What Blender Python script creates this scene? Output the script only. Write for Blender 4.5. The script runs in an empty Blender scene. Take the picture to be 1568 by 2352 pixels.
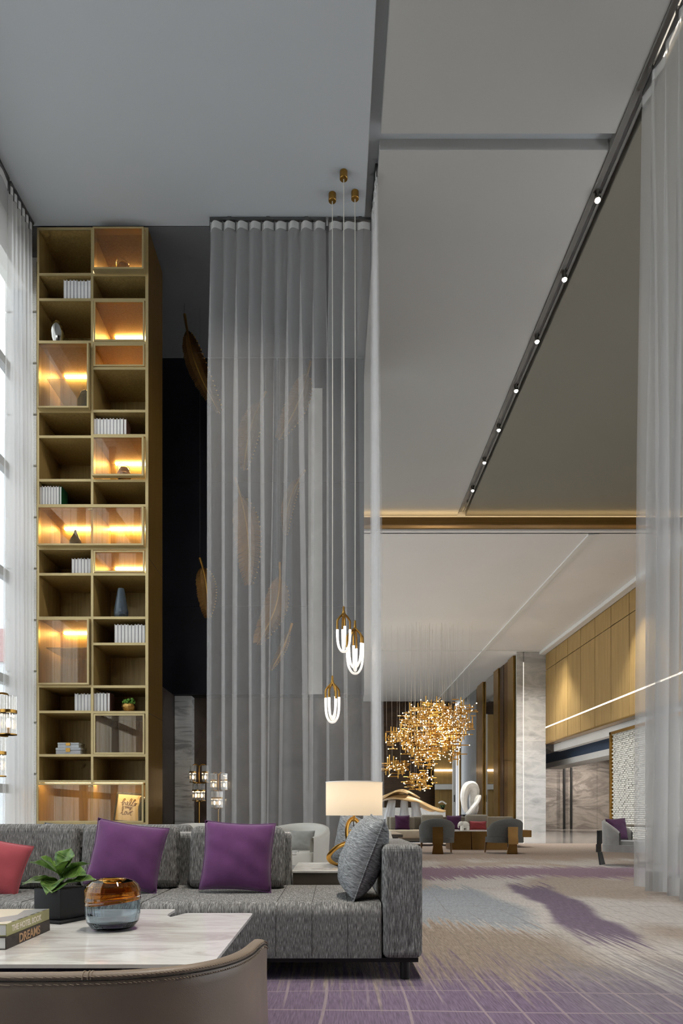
import bpy, bmesh, math, random
from mathutils import Vector, Matrix
random.seed(7)
S = bpy.context.scene
COL = S.collection
# ------------------------------------------------------------------ camera, world, light, exposure
VX, VY, FP, EYE = 765.0, 1868.0, 1568.0, 0.9
cam = bpy.data.cameras.new('camera'); camo = bpy.data.objects.new('camera', cam); COL.objects.link(camo)
cam.sensor_fit = 'VERTICAL'; cam.sensor_height = 36.0; cam.sensor_width = 24.0; cam.lens = 36.0 * FP / 2352.0
cam.shift_x = (784.0 - VX) / 2352.0; cam.shift_y = (VY - 1176.0) / 2352.0
cam.clip_start = 0.05; cam.clip_end = 400
camo.location = (0, 0, EYE); camo.rotation_euler = (math.pi / 2, 0, 0)
S.camera = camo
S.view_settings.view_transform = 'Standard'; S.view_settings.look = 'None'
S.view_settings.gamma = 1.0; S.view_settings.exposure = 0.0; S.view_settings.use_curve_mapping = False
S.cycles.max_bounces = 7; S.cycles.diffuse_bounces = 3; S.cycles.glossy_bounces = 3
S.cycles.transmission_bounces = 6; S.cycles.transparent_max_bounces = 14
S.cycles.caustics_reflective = False; S.cycles.caustics_refractive = False
S.cycles.sample_clamp_indirect = 4.0
S.cycles.use_light_tree = False; S.cycles.use_adaptive_sampling = True; S.cycles.adaptive_threshold = 0.08; S.cycles.adaptive_min_samples = 12
W = bpy.data.worlds.new('overcast_sky'); S.world = W; W.use_nodes = True
wb = W.node_tree.nodes['Background']; wb.inputs[0].default_value = (0.90, 0.95, 1.0, 1); wb.inputs[1].default_value = 3.0

def point_light(name, loc, energy, color, radius=0.03, parent=None):
    l = bpy.data.lights.new(name, 'POINT'); l.energy = energy; l.color = color; l.shadow_soft_size = radius
    o = bpy.data.objects.new(name, l); COL.objects.link(o); o.location = loc
    if parent: o.parent = parent; o.location = Vector(loc) - world_loc(parent)
    return o
def spot_light(name, loc, target, energy, color, size=1.0, blend=0.6, radius=0.04, parent=None):
    l = bpy.data.lights.new(name, 'SPOT'); l.energy = energy; l.color = color; l.spot_size = size; l.spot_blend = blend
    l.shadow_soft_size = radius
    o = bpy.data.objects.new(name, l); COL.objects.link(o); o.location = loc
    d = Vector(target) - Vector(loc); o.rotation_euler = d.to_track_quat('-Z', 'Y').to_euler()
    if parent: o.parent = parent; o.location = Vector(loc) - world_loc(parent)
    return o
WARM = (1.0, 0.74, 0.45)

# ------------------------------------------------------------------ helpers
def px(x, y, Y): return Vector(((x - VX) / FP * Y, Y, EYE + (VY - y) / FP * Y))
def pX(x, Y): return (x - VX) / FP * Y
def pZ(y, Y): return EYE + (VY - y) / FP * Y
def world_loc(o):
    v = Vector((0, 0, 0))
    while o: v += o.location; o = o.parent
    return v
def lin(c): return tuple(((v / 255) / 12.92 if v <= 10 else (((v / 255) + 0.055) / 1.055) ** 2.4) for v in c)
def empty(name, loc=(0, 0, 0)):
    o = bpy.data.objects.new(name, None); COL.objects.link(o); o.location = loc; o.empty_display_size = 0.1
    return o
def tag(o, label, cat, group=None, kind=None):
    o['label'] = label; o['category'] = cat
    if group: o['group'] = group
    if kind: o['kind'] = kind
    return o
def thing(name, loc, label, cat, group=None): return tag(empty(name, loc), label, cat, group)
def struct(o): o['kind'] = 'structure'; return o

class MB:
    def __init__(s): s.v = []; s.f = []
    def add(s, vs, fs):
        n = len(s.v); s.v.extend([tuple(p) for p in vs]); s.f.extend([tuple(i + n for i in f) for f in fs]); return s
    def box(s, x0, x1, y0, y1, z0, z1, r=0.0, seg=2):
        if r <= 0:
            return s.add([(x0,y0,z0),(x1,y0,z0),(x1,y1,z0),(x0,y1,z0),(x0,y0,z1),(x1,y0,z1),(x1,y1,z1),(x0,y1,z1)],
                         [(0,3,2,1),(4,5,6,7),(0,1,5,4),(1,2,6,5),(2,3,7,6),(3,0,4,7)])
        b = bmesh.new(); bmesh.ops.create_cube(b, size=1)
        for v in b.verts: v.co = Vector(((x0+x1)/2 + v.co.x*(x1-x0), (y0+y1)/2 + v.co.y*(y1-y0), (z0+z1)/2 + v.co.z*(z1-z0)))
        r = min(r, 0.49*min(x1-x0, y1-y0, z1-z0))
        bmesh.ops.bevel(b, geom=list(b.edges), offset=r, segments=seg, profile=0.5, affect='EDGES')
        b.verts.ensure_lookup_table(); b.verts.index_update()
        s.add([v.co for v in b.verts], [[v.index for v in f.verts] for f in b.faces]); b.free(); return s
    def tube(s, pts, r, n=8, closed=False, flat=None):
        pts = [Vector(p) for p in pts]; m = len(pts)
        rs = r if isinstance(r, (list, tuple)) else [r]*m
        up = None; vs = []
        for i, p in enumerate(pts):
            a = pts[(i-1) % m] if (closed or i > 0) else p
            c = pts[(i+1) % m] if (closed or i < m-1) else p
            t = (c - a).normalized() if (c - a).length > 1e-9 else Vector((0,0,1))
            if up is None:
                up = Vector((0,0,1)) if abs(t.z) < 0.9 else Vector((1,0,0))
            nx = (up - t*up.dot(t)).normalized(); up = nx; ny = t.cross(nx)
            for k in range(n):
                an = 2*math.pi*k/n
                fx, fy = (1, 1) if flat is None else flat
                vs.append(p + nx*math.cos(an)*rs[i]*fx + ny*math.sin(an)*rs[i]*fy)
        fs = []
        for i in range(m if closed else m-1):
            for k in range(n):
                a = i*n+k; b_ = i*n+(k+1) % n; c = ((i+1) % m)*n+(k+1) % n; d = ((i+1) % m)*n+k
                fs.append((a, b_, c, d))
        if not closed: fs.append(tuple(range(n-1, -1, -1))); fs.append(tuple((m-1)*n+k for k in range(n)))
        return s.add(vs, fs)
    def cyl(s, p0, p1, r0, r1=None, n=16): return s.tube([p0, p1], [r0, r0 if r1 is None else r1], n)
    def lathe(s, prof, c=(0,0,0), n=24, sx=1, sy=1):
        c = Vector(c); vs = []; fs = []
        for r, z in prof:
            for k in range(n):
                a = 2*math.pi*k/n; vs.append((c.x + r*sx*math.cos(a), c.y + r*sy*math.sin(a), c.z + z))
        for i in range(len(prof)-1):
            for k in range(n):
                fs.append((i*n+k, i*n+(k+1) % n, (i+1)*n+(k+1) % n, (i+1)*n+k))
        if prof[0][0] > 1e-5: fs.append(tuple(range(n-1, -1, -1)))
        if prof[-1][0] > 1e-5: fs.append(tuple((len(prof)-1)*n+k for k in range(n)))
        return s.add(vs, fs)
    def grid(s, fn, nu, nv, cu=False, cv=False):
        vs = [fn(i/(nu if cu else nu-1), j/(nv if cv else nv-1)) for i in range(nu) for j in range(nv)]
        fs = [(i*nv+j, ((i+1) % nu)*nv+j, ((i+1) % nu)*nv+(j+1) % nv, i*nv+(j+1) % nv)
              for i in range(nu if cu else nu-1) for j in range(nv if cv else nv-1)]
        return s.add(vs, fs)
    def ball(s, c, r, nu=12, nv=8):
        c = Vector(c); r = Vector((r, r, r)) if not hasattr(r, '__len__') else Vector(r)
        prof = []
        vs = [(c.x, c.y, c.z - r.z)]; fs = []
        for j in range(1, nv):
            t = math.pi*j/nv
            for i in range(nu):
                a = 2*math.pi*i/nu
                vs.append((c.x + r.x*math.sin(t)*math.cos(a), c.y + r.y*math.sin(t)*math.sin(a), c.z - r.z*math.cos(t)))
        vs.append((c.x, c.y, c.z + r.z)); L = len(vs)-1
        for i in range(nu): fs.append((0, 1+(i+1) % nu, 1+i)); fs.append((L, 1+(nv-2)*nu+i, 1+(nv-2)*nu+(i+1) % nu))
        for j in range(nv-2):
            for i in range(nu):
                fs.append((1+j*nu+i, 1+j*nu+(i+1) % nu, 1+(j+1)*nu+(i+1) % nu, 1+(j+1)*nu+i))
        return s.add(vs, fs)
    def prism(s, outline, z0, z1):
        n = len(outline)
        return s.add([(x, y, z0) for x, y in outline] + [(x, y, z1) for x, y in outline],
                     [tuple(range(n-1, -1, -1)), tuple(range(n, 2*n))] + [(i, (i+1) % n, n+(i+1) % n, n+i) for i in range(n)])
    def xf(s, M):
        s.v = [tuple(M @ Vector(p)) for p in s.v]; return s
    def build(s, name, m, parent=None, sharp=0.7, local=False, tri=False):
        me = bpy.data.meshes.new(name)
        off = world_loc(parent) if (parent and not local) else Vector((0, 0, 0))
        me.from_pydata([(p[0]-off.x, p[1]-off.y, p[2]-off.z) for p in s.v], [], s.f)
        b = bmesh.new(); b.from_mesh(me); bmesh.ops.recalc_face_normals(b, faces=b.faces); b.to_mesh(me); b.free()
        if sharp is not None:
            me.polygons.foreach_set('use_smooth', [True]*len(me.polygons)); me.set_sharp_from_angle(angle=sharp)
        o = bpy.data.objects.new(name, me); COL.objects.link(o)
        if m: me.materials.append(M[m] if isinstance(m, str) else m)
        o.parent = parent
        return o
def copy_tree(o, parent=None):
    c = o.copy(); COL.objects.link(c); c.parent = parent
    for ch in list(o.children): copy_tree(ch, c)
    return c
def smooth_path(pts, k=6, closed=False):
    pts = [Vector(p) for p in pts]; n = len(pts); out = []
    for i in range(n if closed else n-1):
        p0 = pts[(i-1) % n] if closed or i > 0 else pts[i]; p1 = pts[i]; p2 = pts[(i+1) % n]
        p3 = pts[(i+2) % n] if closed or i < n-2 else p2
        for j in range(k):
            t = j/k
            out.append(0.5*((2*p1) + (p2-p0)*t + (2*p0-5*p1+4*p2-p3)*t*t + (3*p1-p0-3*p2+p3)*t**3))
    if not closed: out.append(pts[-1])
    return out
ORD = ['first', 'second', 'third', 'fourth', 'fifth', 'sixth', 'seventh', 'eighth', 'ninth', 'tenth', 'eleventh', 'twelfth',
       'thirteenth', 'fourteenth', 'fifteenth', 'sixteenth']

# ------------------------------------------------------------------ materials
M = {}
def nt(name):
    m = bpy.data.materials.new(name); m.use_nodes = True; M[name] = m
    return m, m.node_tree, m.node_tree.nodes, m.node_tree.links, m.node_tree.nodes['Principled BSDF']
def node(N, t, **kw):
    n = N.new(t)
    for k, v in kw.items(): setattr(n, k, v)
    return n
def mapping(N, L, scale, rot=(0, 0, 0), coord='Object'):
    tc = N.new('ShaderNodeTexCoord'); mp = N.new('ShaderNodeMapping')
    mp.inputs['Scale'].default_value = scale; mp.inputs['Rotation'].default_value = rot
    L.new(tc.outputs[coord], mp.inputs['Vector']); return mp
def ramp(N, L, src, stops, interp='LINEAR'):
    r = N.new('ShaderNodeValToRGB'); e = r.color_ramp.elements; r.color_ramp.interpolation = interp
    while len(e) < len(stops): e.new(0.5)
    for i, (p, c) in enumerate(stops): e[i].position = p; e[i].color = (*c, 1)
    L.new(src, r.inputs[0]); return r
def plain(name, c, rough=0.5, metal=0.0, var=0.08, vscale=6.0, bump=0.0, bscale=200, spec=0.5, coat=0.0, sheen=0.0):
    m, t, N, L, P = nt(name); c = lin(c)
    mp = mapping(N, L, (1, 1, 1)); nz = node(N, 'ShaderNodeTexNoise'); nz.inputs['Scale'].default_value = vscale; nz.inputs['Detail'].default_value = 3
    L.new(mp.outputs[0], nz.inputs['Vector'])
    r = ramp(N, L, nz.outputs['Fac'], [(0.3, tuple(v*(1-var) for v in c)), (0.7, tuple(min(1, v*(1+var)) for v in c))])
    L.new(r.outputs[0], P.inputs['Base Color'])
    P.inputs['Roughness'].default_value = rough; P.inputs['Metallic'].default_value = metal
    P.inputs['Specular IOR Level'].default_value = spec; P.inputs['Coat Weight'].default_value = coat; P.inputs['Sheen Weight'].default_value = sheen
    if bump:
        b = N.new('ShaderNodeBump'); b.inputs['Strength'].default_value = bump; b.inputs['Distance'].default_value = 0.004
        n2 = N.new('ShaderNodeTexNoise'); n2.inputs['Scale'].default_value = bscale; L.new(mp.outputs[0], n2.inputs['Vector'])
        L.new(n2.outputs['Fac'], b.inputs['Height']); L.new(b.outputs[0], P.inputs['Normal'])
    return m
def emit(name, c, strength):
    m, t, N, L, P = nt(name)
    P.inputs['Base Color'].default_value = (*c, 1); P.inputs['Emission Color'].default_value = (*c, 1); P.inputs['Emission Strength'].default_value = strength
    m.cycles.emission_sampling = 'FRONT_BACK' if strength > 3 else 'AUTO'
    return m
def streak(name, stops, scale, rough=0.9, detail=4, rot=(0, 0, 0), bump=0.0, metal=0.0, spec=0.3, coord='Object', sheen=0.0):
    m, t, N, L, P = nt(name)
    mp = mapping(N, L, scale, rot, coord); nz = N.new('ShaderNodeTexNoise'); nz.inputs['Scale'].default_value = 1.0; nz.inputs['Detail'].default_value = detail
    nz.inputs['Roughness'].default_value = 0.65
    L.new(mp.outputs[0], nz.inputs['Vector'])
    r = ramp(N, L, nz.outputs['Fac'], [(p, lin(c)) for p, c in stops])
    L.new(r.outputs[0], P.inputs['Base Color']); P.inputs['Roughness'].default_value = rough; P.inputs['Metallic'].default_value = metal
    P.inputs['Specular IOR Level'].default_value = spec; P.inputs['Sheen Weight'].default_value = sheen
    if bump:
        b = N.new('ShaderNodeBump'); b.inputs['Strength'].default_value = bump; b.inputs['Distance'].default_value = 0.003
        L.new(nz.outputs['Fac'], b.inputs['Height']); L.new(b.outputs[0], P.inputs['Normal'])
    return m
def marble(name, stops, scale=(1, 1, 1), rough=0.25, dist=1.2, nscale=1.5, rot=(0.3, 0.5, 0.6), detail=8, coat=0.0):
    m, t, N, L, P = nt(name)
    mp = mapping(N, L, scale, rot); nz = N.new('ShaderNodeTexNoise'); nz.inputs['Scale'].default_value = nscale; nz.inputs['Detail'].default_value = detail
    nz.inputs['Roughness'].default_value = 0.6; nz.inputs['Distortion'].default_value = dist
    L.new(mp.outputs[0], nz.inputs['Vector'])
    r = ramp(N, L, nz.outputs['Fac'], [(p, lin(c)) for p, c in stops]); L.new(r.outputs[0], P.inputs['Base Color'])
    P.inputs['Roughness'].default_value = rough; P.inputs['Coat Weight'].default_value = coat
    return m
def sheer(name, c, alpha, trans=0.5, weave=True):
    m, t, N, L, P = nt(name); c = lin(c); N.remove(P)
    out = N['Material Output']; d = N.new('ShaderNodeBsdfDiffuse'); tl = N.new('ShaderNodeBsdfTranslucent'); tr = N.new('ShaderNodeBsdfTransparent')
    d.inputs[0].default_value = (*c, 1); tl.inputs[0].default_value = (*c, 1)
    mx = N.new('ShaderNodeMixShader'); mx.inputs[0].default_value = trans; L.new(d.outputs[0], mx.inputs[1]); L.new(tl.outputs[0], mx.inputs[2])
    m2 = N.new('ShaderNodeMixShader'); L.new(tr.outputs[0], m2.inputs[1]); L.new(mx.outputs[0], m2.inputs[2])
    m2.inputs[0].default_value = alpha
    L.new(m2.outputs[0], out.inputs[0]); return m
def thin_glass(name, tint, refl=0.08, rough=0.0, refl_c=(1, 1, 1)):
    m, t, N, L, P = nt(name); N.remove(P); out = N['Material Output']
    tr = N.new('ShaderNodeBsdfTransparent'); tr.inputs[0].default_value = (*tint, 1)
    g = N.new('ShaderNodeBsdfGlossy'); g.inputs[0].default_value = (*refl_c, 1); g.inputs['Roughness'].default_value = rough
    mx = N.new('ShaderNodeMixShader')
    fr = N.new('ShaderNodeFresnel'); ge = N.new('ShaderNodeNewGeometry'); io = N.new('ShaderNodeMapRange')
    io.inputs['To Min'].default_value = 1.45; io.inputs['To Max'].default_value = 1/1.45     # thin pane: same Fresnel from both sides
    L.new(ge.outputs['Backfacing'], io.inputs['Value']); L.new(io.outputs[0], fr.inputs[0])
    ad = N.new('ShaderNodeMath'); ad.operation = 'ADD'; ad.inputs[1].default_value = refl; ad.use_clamp = True
    L.new(fr.outputs[0], ad.inputs[0]); L.new(ad.outputs[0], mx.inputs[0])
    L.new(tr.outputs[0], mx.inputs[1]); L.new(g.outputs[0], mx.inputs[2]); L.new(mx.outputs[0], out.inputs[0]); return m
def glass(name, c, rough=0.0, ior=1.45):
    m, t, N, L, P = nt(name)
    P.inputs['Base Color'].default_value = (*c, 1); P.inputs['Transmission Weight'].default_value = 1; P.inputs['Roughness'].default_value = rough
    P.inputs['IOR'].default_value = ior; return m

plain('ceiling_paint', (186, 190, 193), 0.9, var=0.015, vscale=0.6)
plain('ceiling_warm', (182, 181, 177), 0.9, var=0.015, vscale=0.6)
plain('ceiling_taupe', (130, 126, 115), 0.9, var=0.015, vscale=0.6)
plain('niche_shade', (104, 105, 107), 0.9, var=0.015, vscale=0.6)
plain('ceiling_white', (236, 232, 228), 0.9, var=0.015, vscale=0.6)
plain('white_trim', (232, 230, 226), 0.6, var=0.02)
plain('slot_grey', (120, 118, 114), 0.6, var=0.04)
plain('rail_metal', (96, 96, 96), 0.4, 0.6)
plain('brass', (176, 134, 66), 0.28, 1.0, var=0.05, vscale=20)
plain('bronze', (116, 84, 42), 0.4, 0.8, var=0.15, vscale=4)
plain('gold_panel', (158, 124, 66), 0.32, 0.85, var=0.08, vscale=2)
plain('champagne_edge', (196, 176, 128), 0.38, 0.55, var=0.04)
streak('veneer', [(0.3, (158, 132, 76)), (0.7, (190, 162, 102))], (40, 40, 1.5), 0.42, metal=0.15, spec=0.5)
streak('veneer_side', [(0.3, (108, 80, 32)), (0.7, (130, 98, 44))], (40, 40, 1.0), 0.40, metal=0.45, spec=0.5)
streak('beam_wood', [(0.3, (112, 80, 34)), (0.7, (132, 98, 46))], (0.6, 20, 20), 0.5)
streak('wood_panel', [(0.3, (150, 120, 70)), (0.7, (176, 146, 92))], (10, 10, 0.5), 0.45, metal=0.25)
plain('navy', (20, 21, 30), 0.35, var=0.2, vscale=2, spec=0.3)
plain('dark_brown', (50, 42, 38), 0.4, var=0.1)
marble('grey_marble', [(0.3, (150, 148, 146)), (0.5, (196, 194, 190)), (0.62, (172, 170, 168)), (0.75, (210, 208, 204))], (1.0, 1.0, 3.0), 0.2, 0.5, 0.6)
marble('corridor_marble', [(0.3, (92, 84, 78)), (0.46, (150, 142, 134)), (0.56, (112, 104, 98)), (0.68, (176, 168, 160))], (0.8, 0.8, 2.4), 0.2, 0.7, 0.5, rot=(0, 0.7, 0))
marble('pale_marble', [(0.3, (176, 178, 178)), (0.5, (205, 206, 204)), (0.62, (150, 150, 150)), (0.8, (200, 200, 200))], (1, 1, 5), 0.3, 1.0, 1.4, rot=(0, 0.1, 0))
marble('brown_marble', [(0.3, (52, 44, 40)), (0.6, (84, 74, 68)), (0.8, (64, 56, 52))], (1, 1, 1), 0.15, 1.4, 1.2)
marble('table_marble', [(0.3, (210, 206, 200)), (0.5, (238, 236, 231)), (0.63, (206, 200, 194)), (0.75, (236, 234, 229))], (1.6, 5, 1), 0.12, 0.9, 1.3, rot=(0, 0, 0.2), coat=0.3)
marble('polished_floor', [(0.3, (160, 152, 146)), (0.6, (196, 188, 180)), (0.8, (170, 162, 156))], (1, 1, 1), 0.06, 1.4, 0.6)
plain('granite', (212, 210, 206), 0.7, var=0.18, vscale=60)
plain('window_metal', (150, 152, 154), 0.5, 0.3)
plain('exterior_pale', (214, 218, 222), 0.8)
plain('exterior_red', (176, 140, 136), 0.8)
plain('pavement', (216, 216, 212), 0.9, vscale=3)
sheer('sheer_grey', (244, 243, 242), 0.26, 0.25)
sheer('sheer_side', (206, 204, 202), 0.48, 0.45)
sheer('sheer_window', (232, 230, 228), 0.42, 0.6)
sheer('sheer_flat', (232, 230, 228), 0.24, 0.6)
sheer('heading', (236, 236, 234), 0.86, 0.35)
SF = [(0.30, (44, 44, 43)), (0.45, (96, 95, 93)), (0.58, (138, 137, 134)), (0.72, (206, 204, 200))]
streak('sofa_fabric', SF, (420, 26, 26), 0.95, 3, bump=0.3)
streak('sofa_fabric_side', SF, (26, 420, 26), 0.95, 3, bump=0.3)
streak('pillow_grey', [(0.30, (62, 63, 64)), (0.48, (122, 124, 125)), (0.60, (154, 156, 156)), (0.75, (206, 208, 208))], (30, 30, 320), 0.95, 3, bump=0.25, rot=(0.25, 0.0, 0))
plain('pillow_purple', (94, 46, 96), 0.9, var=0.12, vscale=12, bump=0.25, bscale=400, sheen=0.2)
plain('pillow_plum', (66, 14, 60), 0.8, var=0.1, sheen=0.1)
plain('pillow_red', (168, 70, 78), 0.85, var=0.1, bump=0.2, bscale=400, sheen=0.2)
plain('pillow_wine', (130, 40, 44), 0.8)
plain('taupe_fabric', (140, 132, 118), 0.95, var=0.08, vscale=40)
plain('taupe_seat', (196, 180, 156), 0.95, var=0.05)
plain('charcoal_fabric', (92, 90, 86), 0.95, var=0.15, vscale=60)
plain('velvet_grey', (150, 148, 142), 0.85, var=0.1, vscale=10, sheen=0.4)
plain('cream_leather', (216, 212, 202), 0.5, var=0.03)
plain('leather', (140, 124, 107), 0.42, var=0.10, vscale=7, bump=0.12, bscale=500)
plain('leather_stitch', (140, 124, 104), 0.6)
plain('seam_dark', (52, 46, 40), 0.8)
plain('stitch_grey', (66, 66, 64), 0.9)
plain('black_metal', (30, 30, 30), 0.4, 0.4)
plain('wood_leg', (104, 72, 34), 0.4)
plain('console_wood', (84, 76, 66), 0.4)
plain('black_ceramic', (22, 22, 24), 0.6, spec=0.25)
plain('soil', (46, 36, 28), 0.95, var=0.4, vscale=90)
plain('page', (238, 236, 232), 0.8)
plain('book_white', (222, 220, 222), 0.6)
plain('book_green', (18, 78, 44), 0.5)
plain('book_brown', (96, 66, 56), 0.5)
plain('book_olive', (158, 154, 108), 0.5)
plain('book_dark', (44, 34, 28), 0.5)
plain('letter_pale', (226, 214, 200), 0.6)
plain('letter_tan', (172, 136, 100), 0.6)
plain('letter_dark', (40, 38, 32), 0.6)
plain('letter_gold', (134, 98, 44), 0.4, 0.4)
plain('frame_black', (44, 42, 40), 0.4)
plain('box_grey', (196, 200, 204), 0.5, var=0.06, vscale=20)
plain('moss', (92, 138, 48), 0.9, var=0.4, vscale=80)
plain('gold_leafed', (190, 150, 84), 0.3, 0.9, var=0.2, vscale=60)
plain('silver', (190, 188, 182), 0.12, 1.0)
plain('flower_pink', (214, 140, 156), 0.8)
plain('stem_green', (70, 96, 50), 0.8)
plain('white_gloss', (238, 236, 232), 0.2, coat=0.4)
plain('shell_white', (226, 220, 208), 0.5, bump=0.3, bscale=40)
plain('cord_black', (18, 18, 18), 0.6)
plain('cord_white', (220, 214, 204), 0.5)
plain('blue_shutter', (54, 72, 98), 0.6)
streak('dark_wall', [(0.3, (40, 26, 14)), (0.7, (74, 50, 26))], (1.5, 1.5, 12), 0.35, 6, spec=0.5)
plain('mirror_grey', (118, 118, 116), 0.4, 0.1, var=0.08, vscale=1.5)
plain('mirror_clear', (206, 204, 200), 0.05, 1.0, var=0.01)
plain('mirror_bronze', (150, 112, 60), 0.12, 0.95, var=0.04)
plain('tile_white', (214, 212, 204), 0.4)
plain('grout', (150, 148, 140), 0.8)
plain('tech_black', (16, 16, 16), 0.5)
thin_glass('cabinet_glass', (0.92, 0.80, 0.58), 0.03, 0.0, (0.95, 0.9, 0.82))
thin_glass('window_glass', (0.97, 0.98, 0.98), 0.02)
thin_glass('tube_glass', (0.93, 0.92, 0.90), 0.10)
thin_glass('vase_glass', (0.80, 0.84, 0.86), 0.12)
glass('smoke_glass', (0.62, 0.70, 0.74), 0.0)
glass('amber_glass', (0.80, 0.42, 0.07), 0.0)
for nm_, c_m in (('ice_glass', (0.86, 0.87, 0.89)), ('honey_glass', (0.95, 0.62, 0.28))):
    glass(nm_, c_m, 0.18); M[nm_].node_tree.nodes['Principled BSDF'].inputs['Transmission Weight'].default_value = 0.45
thin_glass('smoke_thin', (0.66, 0.72, 0.76), 0.10)
glass('blue_glass', (0.22, 0.29, 0.36), 0.05); M['blue_glass'].node_tree.nodes['Principled BSDF'].inputs['Transmission Weight'].default_value = 0.7
glass('clear_amber', (0.98, 0.82, 0.52), 0.0)
glass('clear_glass', (0.96, 0.97, 0.98), 0.0)
emit('led_warm', (1.0, 0.78, 0.44), 60.0)
emit('led_dim', (1.0, 0.80, 0.50), 26.0)
emit('led_soft', (1.0, 0.9, 0.78), 1.2)
emit('led_line', (1.0, 0.88, 0.72), 5.0)
emit('led_halo', (1.0, 0.86, 0.70), 2.0)
emit('cove_gold', (1.0, 0.72, 0.36), 6.0)
emit('bulb_warm', (1.0, 0.76, 0.46), 9.0)
emit('bulb_small', (1.0, 0.86, 0.62), 5.0)
M['bulb_small'].cycles.emission_sampling = 'NONE'
m, t, N, L, P = nt('tube_light')
tcg = N.new('ShaderNodeTexCoord'); sg = N.new('ShaderNodeSeparateXYZ'); L.new(tcg.outputs['Generated'], sg.inputs[0])
mg = N.new('ShaderNodeMapRange'); mg.inputs['From Min'].default_value = 0.15; mg.inputs['To Min'].default_value = 0.62; mg.inputs['To Max'].default_value = 3.6; L.new(sg.outputs[2], mg.inputs['Value'])
P.inputs['Base Color'].default_value = (0.9, 0.86, 0.8, 1); P.inputs['Emission Color'].default_value = (1.0, 0.91, 0.80, 1); L.new(mg.outputs[0], P.inputs['Emission Strength'])
emit('spot_bulb', (1.0, 0.93, 0.82), 40.0)
# leaf, lamp shade
m, t, N, L, P = nt('leaf'); mp = mapping(N, L, (30, 30, 30)); nz = N.new('ShaderNodeTexNoise'); nz.inputs['Scale'].default_value = 1; L.new(mp.outputs[0], nz.inputs['Vector'])
r = ramp(N, L, nz.outputs['Fac'], [(0.3, lin((50, 84, 32))), (0.7, lin((112, 146, 62)))]); L.new(r.outputs[0], P.inputs['Base Color']); P.inputs['Roughness'].default_value = 0.35
plain('leaf_vein', (150, 168, 96), 0.5)
m, t, N, L, P = nt('lamp_shade'); N.remove(P); d = N.new('ShaderNodeBsdfDiffuse'); tl = N.new('ShaderNodeBsdfTranslucent'); mx = N.new('ShaderNodeMixShader'); mx.inputs[0].default_value = 0.5
for q in (d, tl): q.inputs[0].default_value = (*lin((240, 228, 210)), 1)
L.new(d.outputs[0], mx.inputs[1]); L.new(tl.outputs[0], mx.inputs[2]); L.new(mx.outputs[0], N['Material Output'].inputs[0])
# carpet: brushed colour patches woven in axis-aligned streaks, thin woven lines
m, t, N, L, P = nt('carpet')
tcx = N.new('ShaderNodeTexCoord'); sep = N.new('ShaderNodeSeparateXYZ'); L.new(tcx.outputs['Object'], sep.inputs[0])
def mth(op, a, b=None, c=None, clamp=False):
    n = N.new('ShaderNodeMath'); n.operation = op; n.use_clamp = clamp
    for i, q in enumerate((a, b, c)):
        if q is None: continue
        if isinstance(q, (int, float)): n.inputs[i].default_value = q
        else: L.new(q, n.inputs[i])
    return n.outputs[0]
def nse(sx, sy, det=2, off=0.0):
    mp = N.new('ShaderNodeMapping'); mp.inputs['Scale'].default_value = (sx, sy, 1); mp.inputs['Location'].default_value = (off, off*0.7, 0)
    L.new(tcx.outputs['Object'], mp.inputs['Vector']); n = N.new('ShaderNodeTexNoise'); n.inputs['Scale'].default_value = 1; n.inputs['Detail'].default_value = det
    L.new(mp.outputs[0], n.inputs['Vector']); return n.outputs['Fac']
def sst(v, a, b):
    n = N.new('ShaderNodeMapRange'); n.interpolation_type = 'SMOOTHSTEP'
    L.new(v, n.inputs['Value']); n.inputs['From Min'].default_value = a; n.inputs['From Max'].default_value = b; return n.outputs[0]
X, Yc = sep.outputs[0], sep.outputs[1]
yy = mth('ADD', Yc, mth('MULTIPLY', mth('SUBTRACT', nse(38, 1.0, 4), 0.5), 2.8))
yy = mth('ADD', yy, mth('MULTIPLY', mth('SUBTRACT', nse(1.6, 0.5, 2, 3.3), 0.5), 1.6))
xx = mth('ADD', X, mth('MULTIPLY', mth('SUBTRACT', nse(1.2, 0.9, 3, 9.1), 0.5), 0.45))
def boxm(x0, x1, y0, y1, sx=0.12, sy=0.25):
    a = mth('MULTIPLY', sst(xx, x0-sx, x0+sx), mth('SUBTRACT', 1.0, sst(xx, x1-sx, x1+sx)))
    b = mth('MULTIPLY', sst(yy, y0-sy, y0+sy), mth('SUBTRACT', 1.0, sst(yy, y1-sy, y1+sy)))
    return mth('MULTIPLY', a, b)
def over(base, col, fac):
    n = N.new('ShaderNodeMix'); n.data_type = 'RGBA'; L.new(fac, n.inputs[0])
    if isinstance(base, tuple): n.inputs[6].default_value = (*lin(base), 1)
    else: L.new(base, n.inputs[6])
    if isinstance(col, tuple): n.inputs[7].default_value = (*lin(col), 1)
    else: L.new(col, n.inputs[7])
    return n.outputs[2]
c = over((196, 190, 184), (172, 158, 146), sst(nse(0.7, 0.35, 2, 5.0), 0.45, 0.6))
c = over(c, (154, 138, 126), sst(yy, 12.0, 14.0))
c = over(c, (156, 160, 164), boxm(0.6, 1.75, 5.6, 8.3))
c = over(c, (148, 136, 124), boxm(-6, 1.7, 3.7, 5.3, 0.3, 0.3))
c = over(c, (144, 122, 136), boxm(1.2, 7.0, 9.6, 11.4))
shx = mth('ADD', xx, mth('MULTIPLY', mth('SUBTRACT', 7.0, Yc), 0.12))
a_ = mth('MULTIPLY', sst(shx, 1.98, 2.08), mth('SUBTRACT', 1.0, sst(shx, 2.42, 2.55)))
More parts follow.
